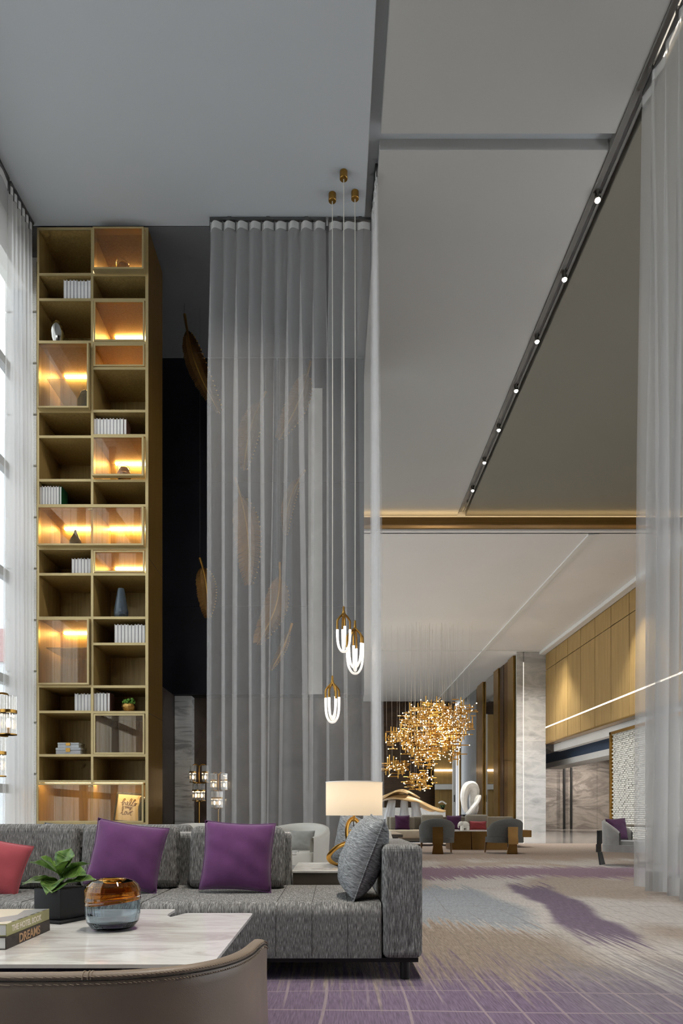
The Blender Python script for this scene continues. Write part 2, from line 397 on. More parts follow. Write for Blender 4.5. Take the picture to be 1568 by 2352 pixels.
a_ = mth('MULTIPLY', a_, mth('MULTIPLY', sst(yy, 4.6, 5.1), mth('SUBTRACT', 1.0, sst(yy, 8.6, 9.0))))
c = over(c, (122, 108, 124), a_)
yn = mth('ADD', yy, mth('MULTIPLY', X, 0.25))
near = mth('SUBTRACT', 1.0, sst(yn, 3.7, 4.5))
c = over(c, (112, 98, 116), near)
c = over(c, (124, 120, 124), mth('MULTIPLY', boxm(1.2, 3.4, 2.6, 4.2, 0.3), 0.6))
fib = nse(150, 9, 3, 1.7)
fr = N.new('ShaderNodeMapRange'); L.new(fib, fr.inputs['Value']); fr.inputs['From Min'].default_value = 0.3; fr.inputs['From Max'].default_value = 0.7
fr.inputs['To Min'].default_value = 0.72; fr.inputs['To Max'].default_value = 1.2
mm = N.new('ShaderNodeMix'); mm.data_type = 'RGBA'; mm.blend_type = 'MULTIPLY'; mm.inputs[0].default_value = 1.0
L.new(c, mm.inputs[6]); L.new(fr.outputs[0], mm.inputs[7]); c = mm.outputs[2]
xw = mth('ADD', X, mth('MULTIPLY', mth('SUBTRACT', nse(0.8, 0.25, 1, 2.2), 0.5), 0.5))
lx = mth('LESS_THAN', mth('ABSOLUTE', mth('SUBTRACT', mth('FRACT', mth('MULTIPLY', xw, 5.2)), 0.5)), 0.035)
lx = mth('MULTIPLY', lx, sst(nse(6, 0.5, 2, 7.7), 0.42, 0.5))
yw = mth('ADD', Yc, mth('MULTIPLY', mth('SUBTRACT', nse(0.3, 1.2, 1, 4.4), 0.5), 0.5))
ly = mth('LESS_THAN', mth('ABSOLUTE', mth('SUBTRACT', mth('FRACT', mth('MULTIPLY', yw, 3.1)), 0.5)), 0.02)
lines = mth('MULTIPLY', mth('MAXIMUM', lx, ly), mth('SUBTRACT', 1.0, sst(Yc, 6.0, 9.5)))
lc = over((120, 112, 106), (176, 162, 154), near)
c = over(c, lc, mth('MULTIPLY', lines, 0.38))
L.new(c, P.inputs['Base Color']); P.inputs['Roughness'].default_value = 1.0; P.inputs['Specular IOR Level'].default_value = 0.1
bp = N.new('ShaderNodeBump'); bp.inputs['Strength'].default_value = 0.4; bp.inputs['Distance'].default_value = 0.006
L.new(fib, bp.inputs['Height']); L.new(bp.outputs[0], P.inputs['Normal'])

# ------------------------------------------------------------------ structure
ZC, ZF = 9.0, 8.6          # tall lounge ceiling, far hall ceiling
YB, YP, XW = 18.3, 32.5, 10.1
struct(MB().box(-4.6, XW, -2.5, 20.4, -0.05, 0.0).build('floor', 'carpet'))
struct(MB().box(-4.6, 17, 20.4, 48, -0.05, 0.002).build('floor', 'polished_floor'))
struct(MB().box(-60, -4.6, -40, 90, -0.2, -0.02).build('ground', 'pavement'))
# tall ceiling in three slabs, grooves between them
gx0, gx1, gy0, gy1, sx0, sx1 = 0.43, 0.565, 8.14, 8.34, 3.37, 3.60
ce = struct(MB().box(-4.6, XW+0.4, -2.5, 18.7, ZC+0.14, ZC+0.3).build('ceiling', 'ceiling_paint'))
for nm, x0, x1, y0, y1 in (('ceiling_slab', -4.6, gx0, -2.5, 9.42), ('ceiling_slab', gx1, sx0, -2.5, gy0), ('ceiling_slab', gx1, sx0, gy1, 18.6),
                           ('ceiling_slab', sx1, XW+0.4, -2.5, 18.6)):
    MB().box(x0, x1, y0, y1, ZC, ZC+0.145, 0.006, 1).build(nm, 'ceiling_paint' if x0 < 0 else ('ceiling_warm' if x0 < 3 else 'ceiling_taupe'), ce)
MB().box(-4.6, gx0, 9.425, 18.6, ZC+0.002, ZC+0.145).build('ceiling_slab', 'niche_shade', ce)  # ceiling behind curtain and bookshelf; its shade is put into this darker colour
MB().box(sx0+0.02, sx0+0.09, 0, 18.4, ZC+0.02, ZC+0.06).box(sx0+0.13, sx0+0.16, 0, 18.4, ZC+0.0, ZC+0.03).box(sx0, sx0+0.015, 0, 18.4, ZC-0.02, ZC+0.1).build('slot_profile', 'slot_grey', ce)
MB().box(sx0+0.17, sx0+0.225, 2.0, 7.4, ZC+0.10, ZC+0.115).build('slot_light', 'led_line', ce)
# gold beam with its cove light, wall above the far hall
bm_ = struct(MB().box(gx1-1.2, XW+0.3, YB, YB+0.06, pZ(1205, YB), pZ(1188, YB)).build('beam', 'beam_wood'))
MB().box(gx1-1.2, XW+0.3, YB+0.06, YB+0.3, pZ(1205, YB), pZ(1205, YB)+0.03).build('shelf', 'gold_panel', bm_)
MB().box(gx1-1.2, XW+0.3, YB+0.08, YB+0.13, pZ(1188, YB)+0.005, pZ(1188, YB)+0.030).build('cove_strip', 'cove_gold', bm_)
struct(MB().box(-4.6, XW+0.4, YB+0.3, YB+0.5, ZF, ZC+0.2).build('wall_upper', 'ceiling_white'))
# far hall ceiling with its trims
fc = struct(MB().box(-4.6, 17, YB+0.45, 48, ZF, ZF+0.2).build('ceiling', 'ceiling_white'))
MB().box(7.02, 7.16, YB+0.5, 48, ZF-0.05, ZF).box(7.16, 7.32, YB+0.5, 48, ZF-0.02, ZF).build('ceiling_trim', 'white_trim', fc)
MB().box(-4, XW, 32.2, 32.35, ZF-0.04, ZF).build('ceiling_trim', 'white_trim', fc)
MB().box(XW-0.30, XW, YB+0.5, YP, ZF-0.16, ZF, 0.02, 1).build('ceiling_trim', 'white_trim', fc)
# right wood wall: veneer panels in three rows, light line
zl0, zl1, zl2, zl3 = pZ(1707, YP), pZ(1671, YP), 7.68, ZF-0.16
wr = struct(MB().box(XW+0.04, XW+0.3, -2.5, YP, zl0-0.03, ZC+0.1).build('wall_right', 'seam_dark'))
yy_ = YP - 0.02; k = 0
while yy_ > 2.0:
    y0 = max(yy_ - 1.53, 2.0)
    for a, b in ((zl0, zl1-0.028), (zl1+0.028, zl2), (zl2+0.03, zl3 if yy_ > YB else ZC)):
        MB().box(XW, XW+0.05, y0+0.018, yy_-0.018, a, b).build('veneer_panel', 'wood_panel', wr)
    yy_ -= 1.53
MB().box(XW+0.01, XW+0.04, 2.0, YP-0.02, zl1-0.028, zl1+0.028).build('light_line', 'led_line', wr)
MB().box(XW-0.01, XW+0.35, 2.0, YP-0.02, zl0-0.06, zl0).build('edge_strip', 'gold_panel', wr)
# white lintel, blue shutter housing, corridor
li = struct(MB().box(XW+0.40, XW+0.7, 10, YP, pZ(1726, YP), zl0-0.06).build('lintel', 'white_trim'))
struct(MB().box(XW+1.3, XW+1.5, 20, 37, 3.55, 4.05).build('shutter_housing', 'blue_shutter'))
struct(MB().box(XW+1.2, XW+2.2, 20, 37, 3.28, 3.55).build('lintel', 'white_trim'))
struct(MB().box(XW+0.3, 22, 18, 40, 5.0, 5.2).build('ceiling', 'ceiling_white'))
wc = struct(MB().box(XW, 17.5, 39.3, 39.5, 0, 5.2).build('wall_corridor', 'corridor_marble'))
for i in range(4):
    for j in range(3):
        MB().box(XW+0.2+i*1.62, XW+0.2+i*1.62+1.61, 39.22, 39.3, j*1.65, j*1.65+1.642).build('stone_slab', 'corridor_marble', wc)
for x_ in (1295, 1311):
    X_ = pX(x_, 38.9); MB().box(X_-0.045, X_+0.045, 38.8, 38.95, 0, 3.5).build('door_post', 'tech_black', wc)
struct(MB().box(16.5, 16.7, 18, 39.4, 0, 5.2).build('wall_corridor_side', 'corridor_marble'))
for x_ in (12.6, 14.6):  # downlights added to brighten the dark corridor
    o = thing('added_downlight', (x_, 36.5, 5.0), 'small added downlight in the marble corridor ceiling', 'downlight', 'added corridor downlights')
    MB().lathe([(0.05, -0.004), (0.065, -0.006), (0.065, 0.0), (0.05, 0.0)], (x_, 36.5, 5.0), 16).build('ring', 'white_trim', o)
    spot_light('fill_beam', (x_, 36.5, 4.95), (x_, 38.3, 0), 700, (1, 0.93, 0.85), 1.9, 0.7, 0.05, o)
# tile screen in gold frame on the right
sy0, sy1, sz1 = 13.0, 24.9, 3.85
scn = struct(MB().box(XW+0.06, XW+0.3, sy0, sy1-0.02, 0, sz1-0.02).build('wall_screen', 'grout'))
tb = MB(); rr = 0; z = 0.05
while z < sz1-0.1:
    y_ = sy0 + (0.11 if rr % 2 else 0.0)
    while y_ < sy1-0.25:
        d_ = random.uniform(0.02, 0.045); tb.box(XW+0.06-d_, XW+0.07, y_, y_+0.19, z, z+0.052); y_ += 0.215
    z += 0.068; rr += 1
o = tb.build('tile', 'tile_white', scn, sharp=None); o['kind'] = 'stuff'
MB().box(XW-0.04, XW+0.3, sy1-0.1, sy1, 0, sz1).box(XW-0.04, XW+0.3, sy0, sy1, sz1-0.1, sz1).build('screen_frame', 'brass', scn)
# marble pilaster, halo light on its edge
xp0, xp1 = pX(1186, YP), pX(1253, YP)
pl_ = struct(MB().box(xp0+0.1, xp1, YP+0.06, YP+0.5, 0, ZF).build('wall_pilaster', 'grey_marble'))
xs = pX(1202, YP)
for a, b in ((xp0, xs-0.02), (xs+0.02, xp1)):
    z = 0.0
    while z < ZF-0.01:
        z1 = min(z+2.15, ZF); MB().box(a, b, YP, YP+0.08, z+0.003, z1-0.003).build('stone_slab', 'grey_marble', pl_); z = z1
MB().box(xs-0.015, xs+0.015, YP+0.04, YP+0.06, 0, ZF-0.5).build('light_line', 'led_soft', pl_)
MB().box(xp0+0.06, xp0+0.09, YP+0.12, YP+0.18, 0.02, ZF-0.1).build('halo_strip', 'led_halo', pl_)
# wall behind the pilaster running away: gold panels, mirrors, bronze
XS = xp0 + 0.1
ws = struct(MB().box(XS+0.1, XS+0.4, YP+0.5, 47, 0, ZF).build('wall_far_side', 'dark_brown'))
def ypix(x, X_): return X_*FP/(x-VX)
for x_a, x_b, mat_, out in ((1181, 1168, 'gold_panel', 0.06), (1168, 1157, 'bronze', 0.0), (1157, 1148, 'dark_wall', 0.02), (1148, 1137, 'gold_panel', 0.10), (1136, 1113, 'mirror_clear', 0.0),
                            (1112, 1099, 'gold_panel', 0.10), (1098, 1057, 'mirror_grey', 0.0), (1056, 1048, 'dark_brown', 0.02)):
    MB().box(XS-out, XS+0.1, ypix(x_a, XS)+0.02, ypix(x_b, XS)-0.02, 0.0, ZF-0.02).build('wall_panel', mat_, ws)
for x_ in (1098, 1057): MB().box(XS-0.1, XS, ypix(x_, XS)-0.1, ypix(x_, XS)+0.1, 0, ZF-0.1).build('edge_strip', 'brass', ws)
# far end: dark textured wall, wood side with light line, white column
YE = 47.0
we = struct(MB().box(-4.6, 8.4, YE, YE+0.3, 0, ZF).build('wall_end', 'dark_wall'))
wo = struct(MB().box(pX(998, 45), pX(1040, 45), 45.2, 45.5, pZ(1800, 45), pZ(1640, 45)).build('wall_wood', 'wood_panel'))
MB().box(pX(998, 45), pX(1040, 45), 45.05, 45.2, pZ(1771, 45), pZ(1767, 45)).build('light_line', 'led_line', wo)
MB().box(pX(1001, 45), pX(1040, 45), 45.0, 45.6, pZ(1801, 45)-0.35, pZ(1801, 45)).build('soffit', 'white_trim', wo)
for i in range(4):
    a = pX(1001, 45) + i*0.29; MB().box(a, a+0.28, 45.4, 45.5, 0, pZ(1806, 45)).build('veneer_panel', 'wood_panel', wo)
co_ = struct(MB().box(pX(1040, 44), pX(1047, 44), 44, 44.3, 0, pZ(1640, 44)).build('column', 'white_trim'))
MB().box(pX(1042, 44), pX(1043.8, 44), 43.97, 44, pZ(1842, 44), pZ(1826, 44)).build('wall_speaker', 'tech_black', co_)
# navy feature wall behind the curtains, stone below it
YN = 12.14
XN0, XN1 = -4.4, 0.55
wn = struct(MB().box(XN0, XN1, YN+0.06, YN+0.5, pZ(1595, YN), ZC+0.05).build('wall_navy', 'tech_black'))
zs = [pZ(1595, YN), pZ(1393, YN), pZ(1108, YN), pZ(822, YN)]
for i in range(3):
    for x0, x1 in ((XN0, -2.2), (-2.19, -1.0), (-0.99, XN1)):
        MB().box(x0, x1-0.006, YN, YN+0.06, zs[i]+0.003, zs[i+1]-0.003).build('navy_panel', 'navy', wn)
MB().box(XN0, XN1, YN, YN+0.06, zs[3], ZC).build('plaster_band', 'ceiling_paint', wn)
ln_ = struct(MB().box(XN0, XN1, YN+0.35, YN+0.6, 0, pZ(1595, YN)).build('wall_stone', 'brown_marble'))
MB().box(pX(398, YN), pX(437, YN), YN+0.10, YN+0.36, 0, pZ(1596, YN)).build('stone_slab', 'pale_marble', ln_)
MB().box(-3.16, pX(397, YN), 10.2, YN+0.3, 0, pZ(1595, YN)+0.0).build('side_panel', 'dark_brown', ln_)  # shelf side carried deeper; the shade on it is put into the dark brown
MB().box(pX(708, YN), pX(740, YN), YN-0.04, YN, pZ(1595, YN), pZ(895, YN)).build('pale_panel', 'tile_white', wn)

# left window wall
XG = -4.5
def window_wall(name, y0, y1, zt):
    o = struct(MB().box(XG-0.15, XG+0.1, y0, y1, zt, ZC+0.2).build(name, 'white_trim'))
    n = max(1, round((y1-y0)/1.7)); st = (y1-y0)/n
    trs = [0.0, 1.25, 2.75, 4.2, 5.69, 7.1, zt]
    for i in range(n+1):
        MB().box(XG-0.1, XG+0.03, y0+i*st-0.04, y0+i*st+0.04, 0, zt).build('mullion', 'window_metal', o)
    for zz in trs[1:-1]: MB().box(XG-0.08, XG+0.02, y0, y1, zz-0.07, zz+0.05).build('transom', 'window_metal', o)
    for i in range(n):
        MB().box(XG-0.045, XG-0.035, y0+i*st+0.04, y0+(i+1)*st-0.04, 0.0, zt).build('pane', 'window_glass', o)
    return o
window_wall('window_1', -2.4, 9.86, 8.43)
window_wall('window_2', YN+0.7, 46.9, 8.43)
struct(MB().box(XG-0.2, XG+0.12, 10.36, YN+0.6, 0, ZC).build('wall_left', 'exterior_pale'))
bw = struct(MB().box(-4.6, XW+0.3, -2.7, -2.5, 0, 6.9).box(-4.6, XW+0.3, -2.7, -2.5, 8.4, ZC+0.2).box(1.0, XW+0.3, -2.7, -2.5, 6.9, 8.4).build('wall_back', 'console_wood'))  # unseen wall behind the camera; its high window strip is added for daylight
for i in range(4): MB().box(-4.6+i*1.85, -4.52+i*1.85, -2.68, -2.55, 6.9, 8.4).build('mullion', 'window_metal', bw)
for zz in (7.6,): MB().box(-4.6, 1.0, -2.66, -2.58, zz-0.05, zz+0.05).build('transom', 'window_metal', bw)
# granite clad pier outside the window
pier = struct(MB().box(XG-0.25, XG+0.2, 9.95, 10.35, -0.02, ZC).build('wall_pier', 'granite'))
z = -0.02
while z < ZC-0.2:
    MB().box(XG-0.26, XG+0.2, 9.9, 9.96, z+0.01, z+0.73, 0.006, 1).build('granite_slab', 'granite', pier); z += 0.745
b_ = thing('office_building', (-26, 44, -0.02), 'pale distant office building with a faded red band seen through the left window', 'building')
MB().box(-32, -20, 42, 48, -0.02, 26).build('facade', 'exterior_pale', b_)
MB().box(-32.1, -19.9, 41.8, 48, 10.2, 12.2).build('red_band', 'exterior_red', b_)
for i in range(5):
    for j in range(6):
        MB().box(-31.2+i*2.3, -29.8+i*2.3, 41.9, 42.05, 1.2+j*1.5, 2.3+j*1.5).build('window', 'window_metal', b_)

# ------------------------------------------------------------------ curtains
def curtain(name, label, top, bot, z0, z1, lam, amp, mat, seed=0, flare=0.0, pinch=0.35, rows=14, group=None, tape=True, overlap=0.35, per=14, irr=0.5):
    """top/bot: (x,y) polyline of the rail and of the hem"""
    rnd = random.Random(seed)
    A = [Vector((*p, 0)) for p in top]; B = [Vector((*p, 0)) for p in bot]
    def at(P_, t):
        ls = [(P_[i+1]-P_[i]).length for i in range(len(P_)-1)]; d = t*sum(ls)
        for i, l in enumerate(ls):
            if d <= l or i == len(ls)-1:
                tg = (P_[i+1]-P_[i]).normalized(); return P_[i]+tg*d, tg
            d -= l
    LEN = sum((A[i+1]-A[i]).length for i in range(len(A)-1)); n = max(2, round(LEN/lam)); cols = n*per+1
    ph = [rnd.uniform(-irr, irr) for _ in range(n+1)]; am = [rnd.uniform(1-0.6*irr, 1+0.6*irr) for _ in range(n+1)]; wv = [rnd.uniform(-1, 1) for _ in range(n+1)]
    ph[0] = ph[-1] = 0.0
    def lp(a, q): i = min(int(q), n-1); f = q-i; f = f*f*(3-2*f); return a[i]*(1-f)+a[i+1]*f
    zt = [0, 0.012, 0.03, 0.06, 0.1, 0.16] + [0.16+0.84*(i+1)/rows for i in range(rows)]
    def pt(i, fz):
        t = i/(cols-1); q = t*n
        pa, ta = at(A, t); pb, tb_ = at(B, t); p = pa.lerp(pb, fz); tg = ta.lerp(tb_, fz).normalized(); nr = Vector((-tg.y, tg.x, 0))
        g = pinch + (1-pinch)*min(1, fz*2.2) + flare*fz
        wob = lp(ph, q)*min(1, fz*1.6)
        ang = 2*math.pi*q
        off = amp*g*lp(am, q)*(math.cos(ang) + 0.18*math.sin(2*ang+wob*5))
        tan = -lam*overlap*min(1, 0.25+fz*3)*lp(am, q)*math.sin(ang) + lam*0.9*wob*fz
        return p + nr*off + tg*tan
    root = thing(name, (A[0].x, A[0].y, z0), label, 'curtain', group)
    mb = MB(); vs = []; R_ = len(zt)
    for j, fz in enumerate(zt):
        for i in range(cols):
            p = pt(i, fz); vs.append((p.x, p.y, z1+(z0-z1)*fz))
    fs = [(j*cols+i, j*cols+i+1, (j+1)*cols+i+1, (j+1)*cols+i) for j in range(R_-1) for i in range(cols-1)]
    mb.add(vs, fs).build('fabric', mat, root, sharp=None).data.polygons.foreach_set('use_smooth', [True]*len(fs))
    hem = MB(); vs = []
    for fz in (1-0.22/(z1-z0), 1.0):
        for i in range(cols):
            p = pt(i, fz); vs.append((p.x, p.y-0.002, z1+(z0-z1)*fz))
    hem.add(vs, [(i, i+1, cols+i+1, cols+i) for i in range(cols-1)]).build('hem', mat, root, sharp=None)
    if tape:
        tp = MB(); vs = []
        for k_, fz in enumerate((0.001, 0.006, 0.012)):
            for i in range(cols):
                p = pt(i, fz); nrm = Vector((0, 0, 0)); vs.append((p.x+0.003, p.y-0.004, z1-0.002-(z1-z0)*fz))
        tp.add(vs, [(j*cols+i, j*cols+i+1, (j+1)*cols+i+1, (j+1)*cols+i) for j in range(2) for i in range(cols-1)]).build('heading_tape', 'heading', root, sharp=None)
        rl = MB()
        for i in range(len(A)-1):
            d = (A[i+1]-A[i]).normalized(); nr = Vector((-d.y, d.x, 0))*0.02; a, b = A[i], A[i+1]
            zb = z1+0.012; ztp = z1+0.045
            c8 = [a-nr, a+nr, b+nr, b-nr]
            rl.add([(c.x, c.y, zb) for c in c8]+[(c.x, c.y, ztp) for c in c8], [(0,3,2,1),(4,5,6,7),(0,1,5,4),(1,2,6,5),(2,3,7,6),(3,0,4,7)])
        nb = max(2, int(LEN/0.5))
        for i in range(nb):
            p, _ = at(A, (i+0.5)/nb); rl.box(p.x-0.02, p.x+0.02, p.y-0.02, p.y+0.02, z1+0.045, max(z1+0.09, ZC+0.02))
        rl.build('curtain_rail', 'rail_metal', root)
        gl = MB()
        for i in range(n+1):
            p, _ = at(A, i/n); gl.box(p.x-0.006, p.x+0.006, p.y-0.006, p.y+0.006, z1-0.12, z1+0.02)
        gl.build('hooks', 'rail_metal', root)['kind'] = 'stuff'
    return root
YC = 9.28
ztop = ZC-0.06
curtain('sheer_curtain', 'wide grey sheer curtain with pinch pleats in front of the navy wall',
        [(pX(482, YC), YC), (pX(748, YC), YC)], [(pX(479, YC), YC+0.02), (pX(752, YC), YC)], 0.02, ztop, 0.185, 0.075, 'sheer_grey', 3, 0.5, overlap=0.31, irr=0.8, group='sheer lounge curtains')
curtain('sheer_curtain', 'narrow grey sheer curtain panel hanging behind the three pendant lamps',
        [(pX(754, YC), YC), (pX(851, YC), YC)], [(pX(752, YC), YC), (pX(856, YC), YC)], 0.02, ztop, 0.17, 0.05, 'sheer_grey', 5, 0.4, overlap=0.31, irr=0.8, group='sheer lounge curtains')
curtain('sheer_curtain', 'sheer curtain return edge hanging from the ceiling groove beside the pendants',
        [(0.53, YC), (0.55, 8.62)], [(0.555, YC), (0.60, 8.60)], 0.02, ZC+0.06, 0.13, 0.035, 'sheer_grey', 8, 0.4, group='sheer lounge curtains')
curtain('sheer_curtain', 'tall translucent sheer curtain hanging at the picture\'s right edge over the carpet',
        [(3.50, 4.6), (3.50, 7.70)], [(3.46, 4.4), (3.66, 8.15)], 0.03, ZC-0.02, 0.29, 0.09, 'sheer_side', 11, 0.4, irr=0.8, overlap=0.30, per=16, group='sheer lounge curtains')
curtain('sheer_curtain', 'gathered pale sheer window curtain right beside the tall bookshelf',
        [(-4.14, 8.74), (-4.12, 9.36)], [(-4.15, 8.72), (-4.13, 9.37)], 0.02, ZC-0.05, 0.11, 0.05, 'sheer_window', 14, 0.2, group='sheer lounge curtains')
curtain('sheer_curtain', 'thin flat sheer window curtain at the left edge before the granite pier',
        [(-4.14, 3.4), (-4.14, 8.70)], [(-4.15, 3.4), (-4.15, 8.70)], 0.02, ZC-0.05, 0.30, 0.03, 'sheer_flat', 15, 0.1, group='sheer lounge curtains', overlap=0.02)
# ------------------------------------------------------------------ bookshelf
D = 9.4; DBK = 10.19; K = D/FP
bx = lambda x: (x-VX)*K
bz = lambda y: EYE + (VY-y)*K
xl, xr = bx(85.5), bx(340)
shelf = thing('bookshelf', ((xl+xr)/2, D, 0), 'tall gilded bookshelf of open and glazed cubbies reaching the ceiling', 'bookshelf')
ztopS = bz(522.5); th = 0.035
BKI = D + 0.74                      # inner back
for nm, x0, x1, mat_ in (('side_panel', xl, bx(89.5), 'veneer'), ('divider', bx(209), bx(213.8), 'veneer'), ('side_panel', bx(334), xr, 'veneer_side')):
    MB().box(x0, x1, D+0.01, DBK, 0.0, ztopS).build(nm, mat_, shelf)
    MB().box(x0-0.002, x1+0.002, D, D+0.012, 0.0, ztopS).build('edge_trim', 'champagne_edge', shelf)
MB().box(xl+0.02, xr-0.02, BKI, DBK, 0, ztopS-0.02).build('back_panel', 'veneer', shelf)
# horizontal seams of the outer side
for y_ in (1280, 1637): MB().box(xr, xr+0.002, D+0.02, DBK-0.002, bz(y_)-0.006, bz(y_)).build('panel_joint', 'seam_dark', shelf)
def shelf_board(x0, x1, yc, name='shelf'):
    zc = bz(yc); MB().box(x0, x1, D+0.012, BKI, zc-th/2, zc+th/2).build(name, 'veneer', shelf)
    MB().box(x0, x1, D, D+0.013, zc-th/2, zc+th/2).build('edge_trim', 'champagne_edge', shelf)
LX = (bx(89.5), bx(209)); RX = (bx(213.8), bx(334))
for y_ in (525, 630, 688, 785, 945, 1003, 1103, 1161, 1260, 1319, 1419, 1576, 1635, 1735, 1795, 1892, 2060): shelf_board(*LX, y_)
for y_ in (525, 631, 688, 787, 846, 944, 1000, 1104, 1161, 1260, 1319, 1419, 1479, 1577, 1636, 1735, 1795, 1892, 2060): shelf_board(*RX, y_)
def led(parent, x0, x1, y, yb=BKI-0.0, mat_='led_warm'):
    zc = bz(y)-th/2-0.014; x0 = max(x0, LX[0]+0.01); x1 = min(x1, RX[1]-0.01)
    MB().box(x0+0.02, x1-0.02, yb-0.05, yb, zc-0.007, zc+0.007).build('led_strip', mat_, parent)
def case(x0p, x1p, y0p, y1p, proud, leds, label, doors=1, deep=False, lkw={}):
    """glazed case: frame, pane(s), led strip; pixels of its front face"""
    Yf = D - proud; k = Yf/FP
    x0, x1 = (x0p-VX)*k, (x1p-VX)*k; z1, z0 = EYE+(VY-y0p)*k, EYE+(VY-y1p)*k
    e = empty('glass_case', ((x0+x1)/2, Yf, z0)); e.parent = shelf; e.location = Vector(e.location)-world_loc(shelf); e['label'] = label
    f = 0.022; mb = MB(); yb = D+0.0
    if proud > 0.01:
        mb.box(x0, x1, Yf, yb, z1-f, z1).box(x0, x1, Yf, yb, z0, z0+f).box(x0, x0+f, Yf, yb, z0+f, z1-f).box(x1-f, x1, Yf, D+0.35 if x1p < 210 else yb, z0+f, z1-f)
    else:
        mb.box(x0, x1, Yf-0.01, Yf+0.02, z1-f, z1).box(x0, x1, Yf-0.01, Yf+0.02, z0, z0+f).box(x0, x0+f, Yf-0.01, Yf+0.02, z0+f, z1-f).box(x1-f, x1, Yf-0.01, Yf+0.02, z0+f, z1-f)
    mb.build('frame', 'champagne_edge', e)
    st = (x1-x0-2*f)/doors
    for i in range(doors):
        MB().box(x0+f+i*st, x0+f+(i+1)*st-0.004, Yf+0.006, Yf+0.012, z0+f, z1-f).build('pane', 'cabinet_glass', e)
    if doors > 1: MB().box((x0+x1)/2-0.03, (x0+x1)/2+0.03, Yf+0.012, Yf+0.03, z1-f-0.03, z1-f-0.01).build('hinge', 'silver', e)
    for y_ in leds: led(e, x0+0.05, x1-0.03, y_, **lkw)
    if deep: MB().box(x0+0.06, x1-0.06, D+0.1, BKI, bz(deep)-0.006, bz(deep)+0.006).build('inner_shelf', 'vase_glass', e)
    return e
case(212.5, 329.5, 520.5, 617, 0.11, [525], 'projecting glazed case at the very top', lkw=dict(mat_='led_dim'))
case(85, 203, 785, 936, 0.08, [785], 'projecting glazed case holding a dark vase', deep=860)
case(211, 329, 1001, 1092, 0.08, [1000], 'projecting glazed case with a clear ornament')
case(84.5, 329, 1161.5, 1252, 0.08, [1161], 'double-width projecting glazed case', 2)
case(84.5, 203.5, 1420, 1572, 0.06, [1419], 'projecting glazed case with inner glass shelf', deep=1484)
case(84.5, 329, 1799, 1889, 0.03, [1795], 'bottom glazed case behind the sofa', 2, lkw=dict(yb=D+0.12, mat_='led_dim'))
for y0, y1, lab, l_ in ((691, 784, 'flush glowing glass door in third row', 688), (791, 842, 'flush glowing low glass door', 787), (1265, 1315, 'flush glowing glass door beside books', 1260), (1640, 1732, 'flush glass door reflecting the curtains', None)):
    case(215.5, 332, y0, y1, 0.0, [l_] if l_ else [], lab)
MB().box(xl+0.02, xr-0.02, D-0.0, D+0.02, 0.0, bz(1895)).build('plinth_door', 'veneer', shelf)

# ---- books in rows
def book_row(x0, x1, yt, yb, n, where, edge_mat=None, dep=0.17, seed=0):
    rnd = random.Random(seed); Yf = D+0.03; k = Yf/FP
    X0, X1 = (x0-VX)*k, (x1-VX)*k; z0 = yb; zt = EYE+(VY-yt)*k; st = (X1-X0)/n
    words = {5: 'five', 6: 'six', 8: 'eight', 9: 'nine', 10: 'ten'}
    for i in range(n):
        w = st*rnd.uniform(0.80, 0.90); h = (zt-z0)*rnd.uniform(0.965, 1.0); x = X0+i*st+ (st-w)/2; last = i == n-1
        col = edge_mat if (edge_mat and last) else 'book_white'
        dd = dep*rnd.uniform(0.96, 1.0)
        if last and edge_mat: dd = dep
        which = 'rightmost' if last else ('leftmost' if i == 0 else ORD[i]+' from left')
        o = thing('book', (x+w/2, Yf, z0), f'pale book, {which} of the {words[n]} {where}', 'book', 'pale books '+where)
        MB().box(x, x+0.004, Yf, Yf+dd, z0, z0+h).box(x+w-0.004, x+w, Yf, Yf+dd, z0, z0+h).box(x, x+w, Yf+dd-0.004, Yf+dd, z0, z0+h).build('cover', col, o)
        MB().box(x+0.004, x+w-0.004, Yf+0.004, Yf+dd-0.004, z0+0.002, z0+h-0.012).build('pages', 'page', o)
fl = lambda yc: bz(yc)+th/2
book_row(145.5, 208.5, 642, fl(688), 8, 'under the top left cubby', seed=1)
book_row(214.5, 291, 960, fl(1000), 10, 'beside the upper glass case', 'book_brown', 0.20, seed=2)
book_row(90.5, 142, 1116, fl(1161), 8, 'ending in a green cover', 'book_green', 0.22, seed=3)
book_row(164, 208.5, 1281, fl(1319), 6, 'left of the glowing glass door', seed=4)
book_row(262.5, 333, 1433, fl(1479), 9, 'below the blue glass vase', seed=5)
book_row(171, 208.5, 1592, fl(1635), 5, 'left of the divider above the boxes', seed=6)
book_row(214.5, 253, 1590, fl(1636), 5, 'beside the little moss pot', 'book_brown', 0.19, seed=7)

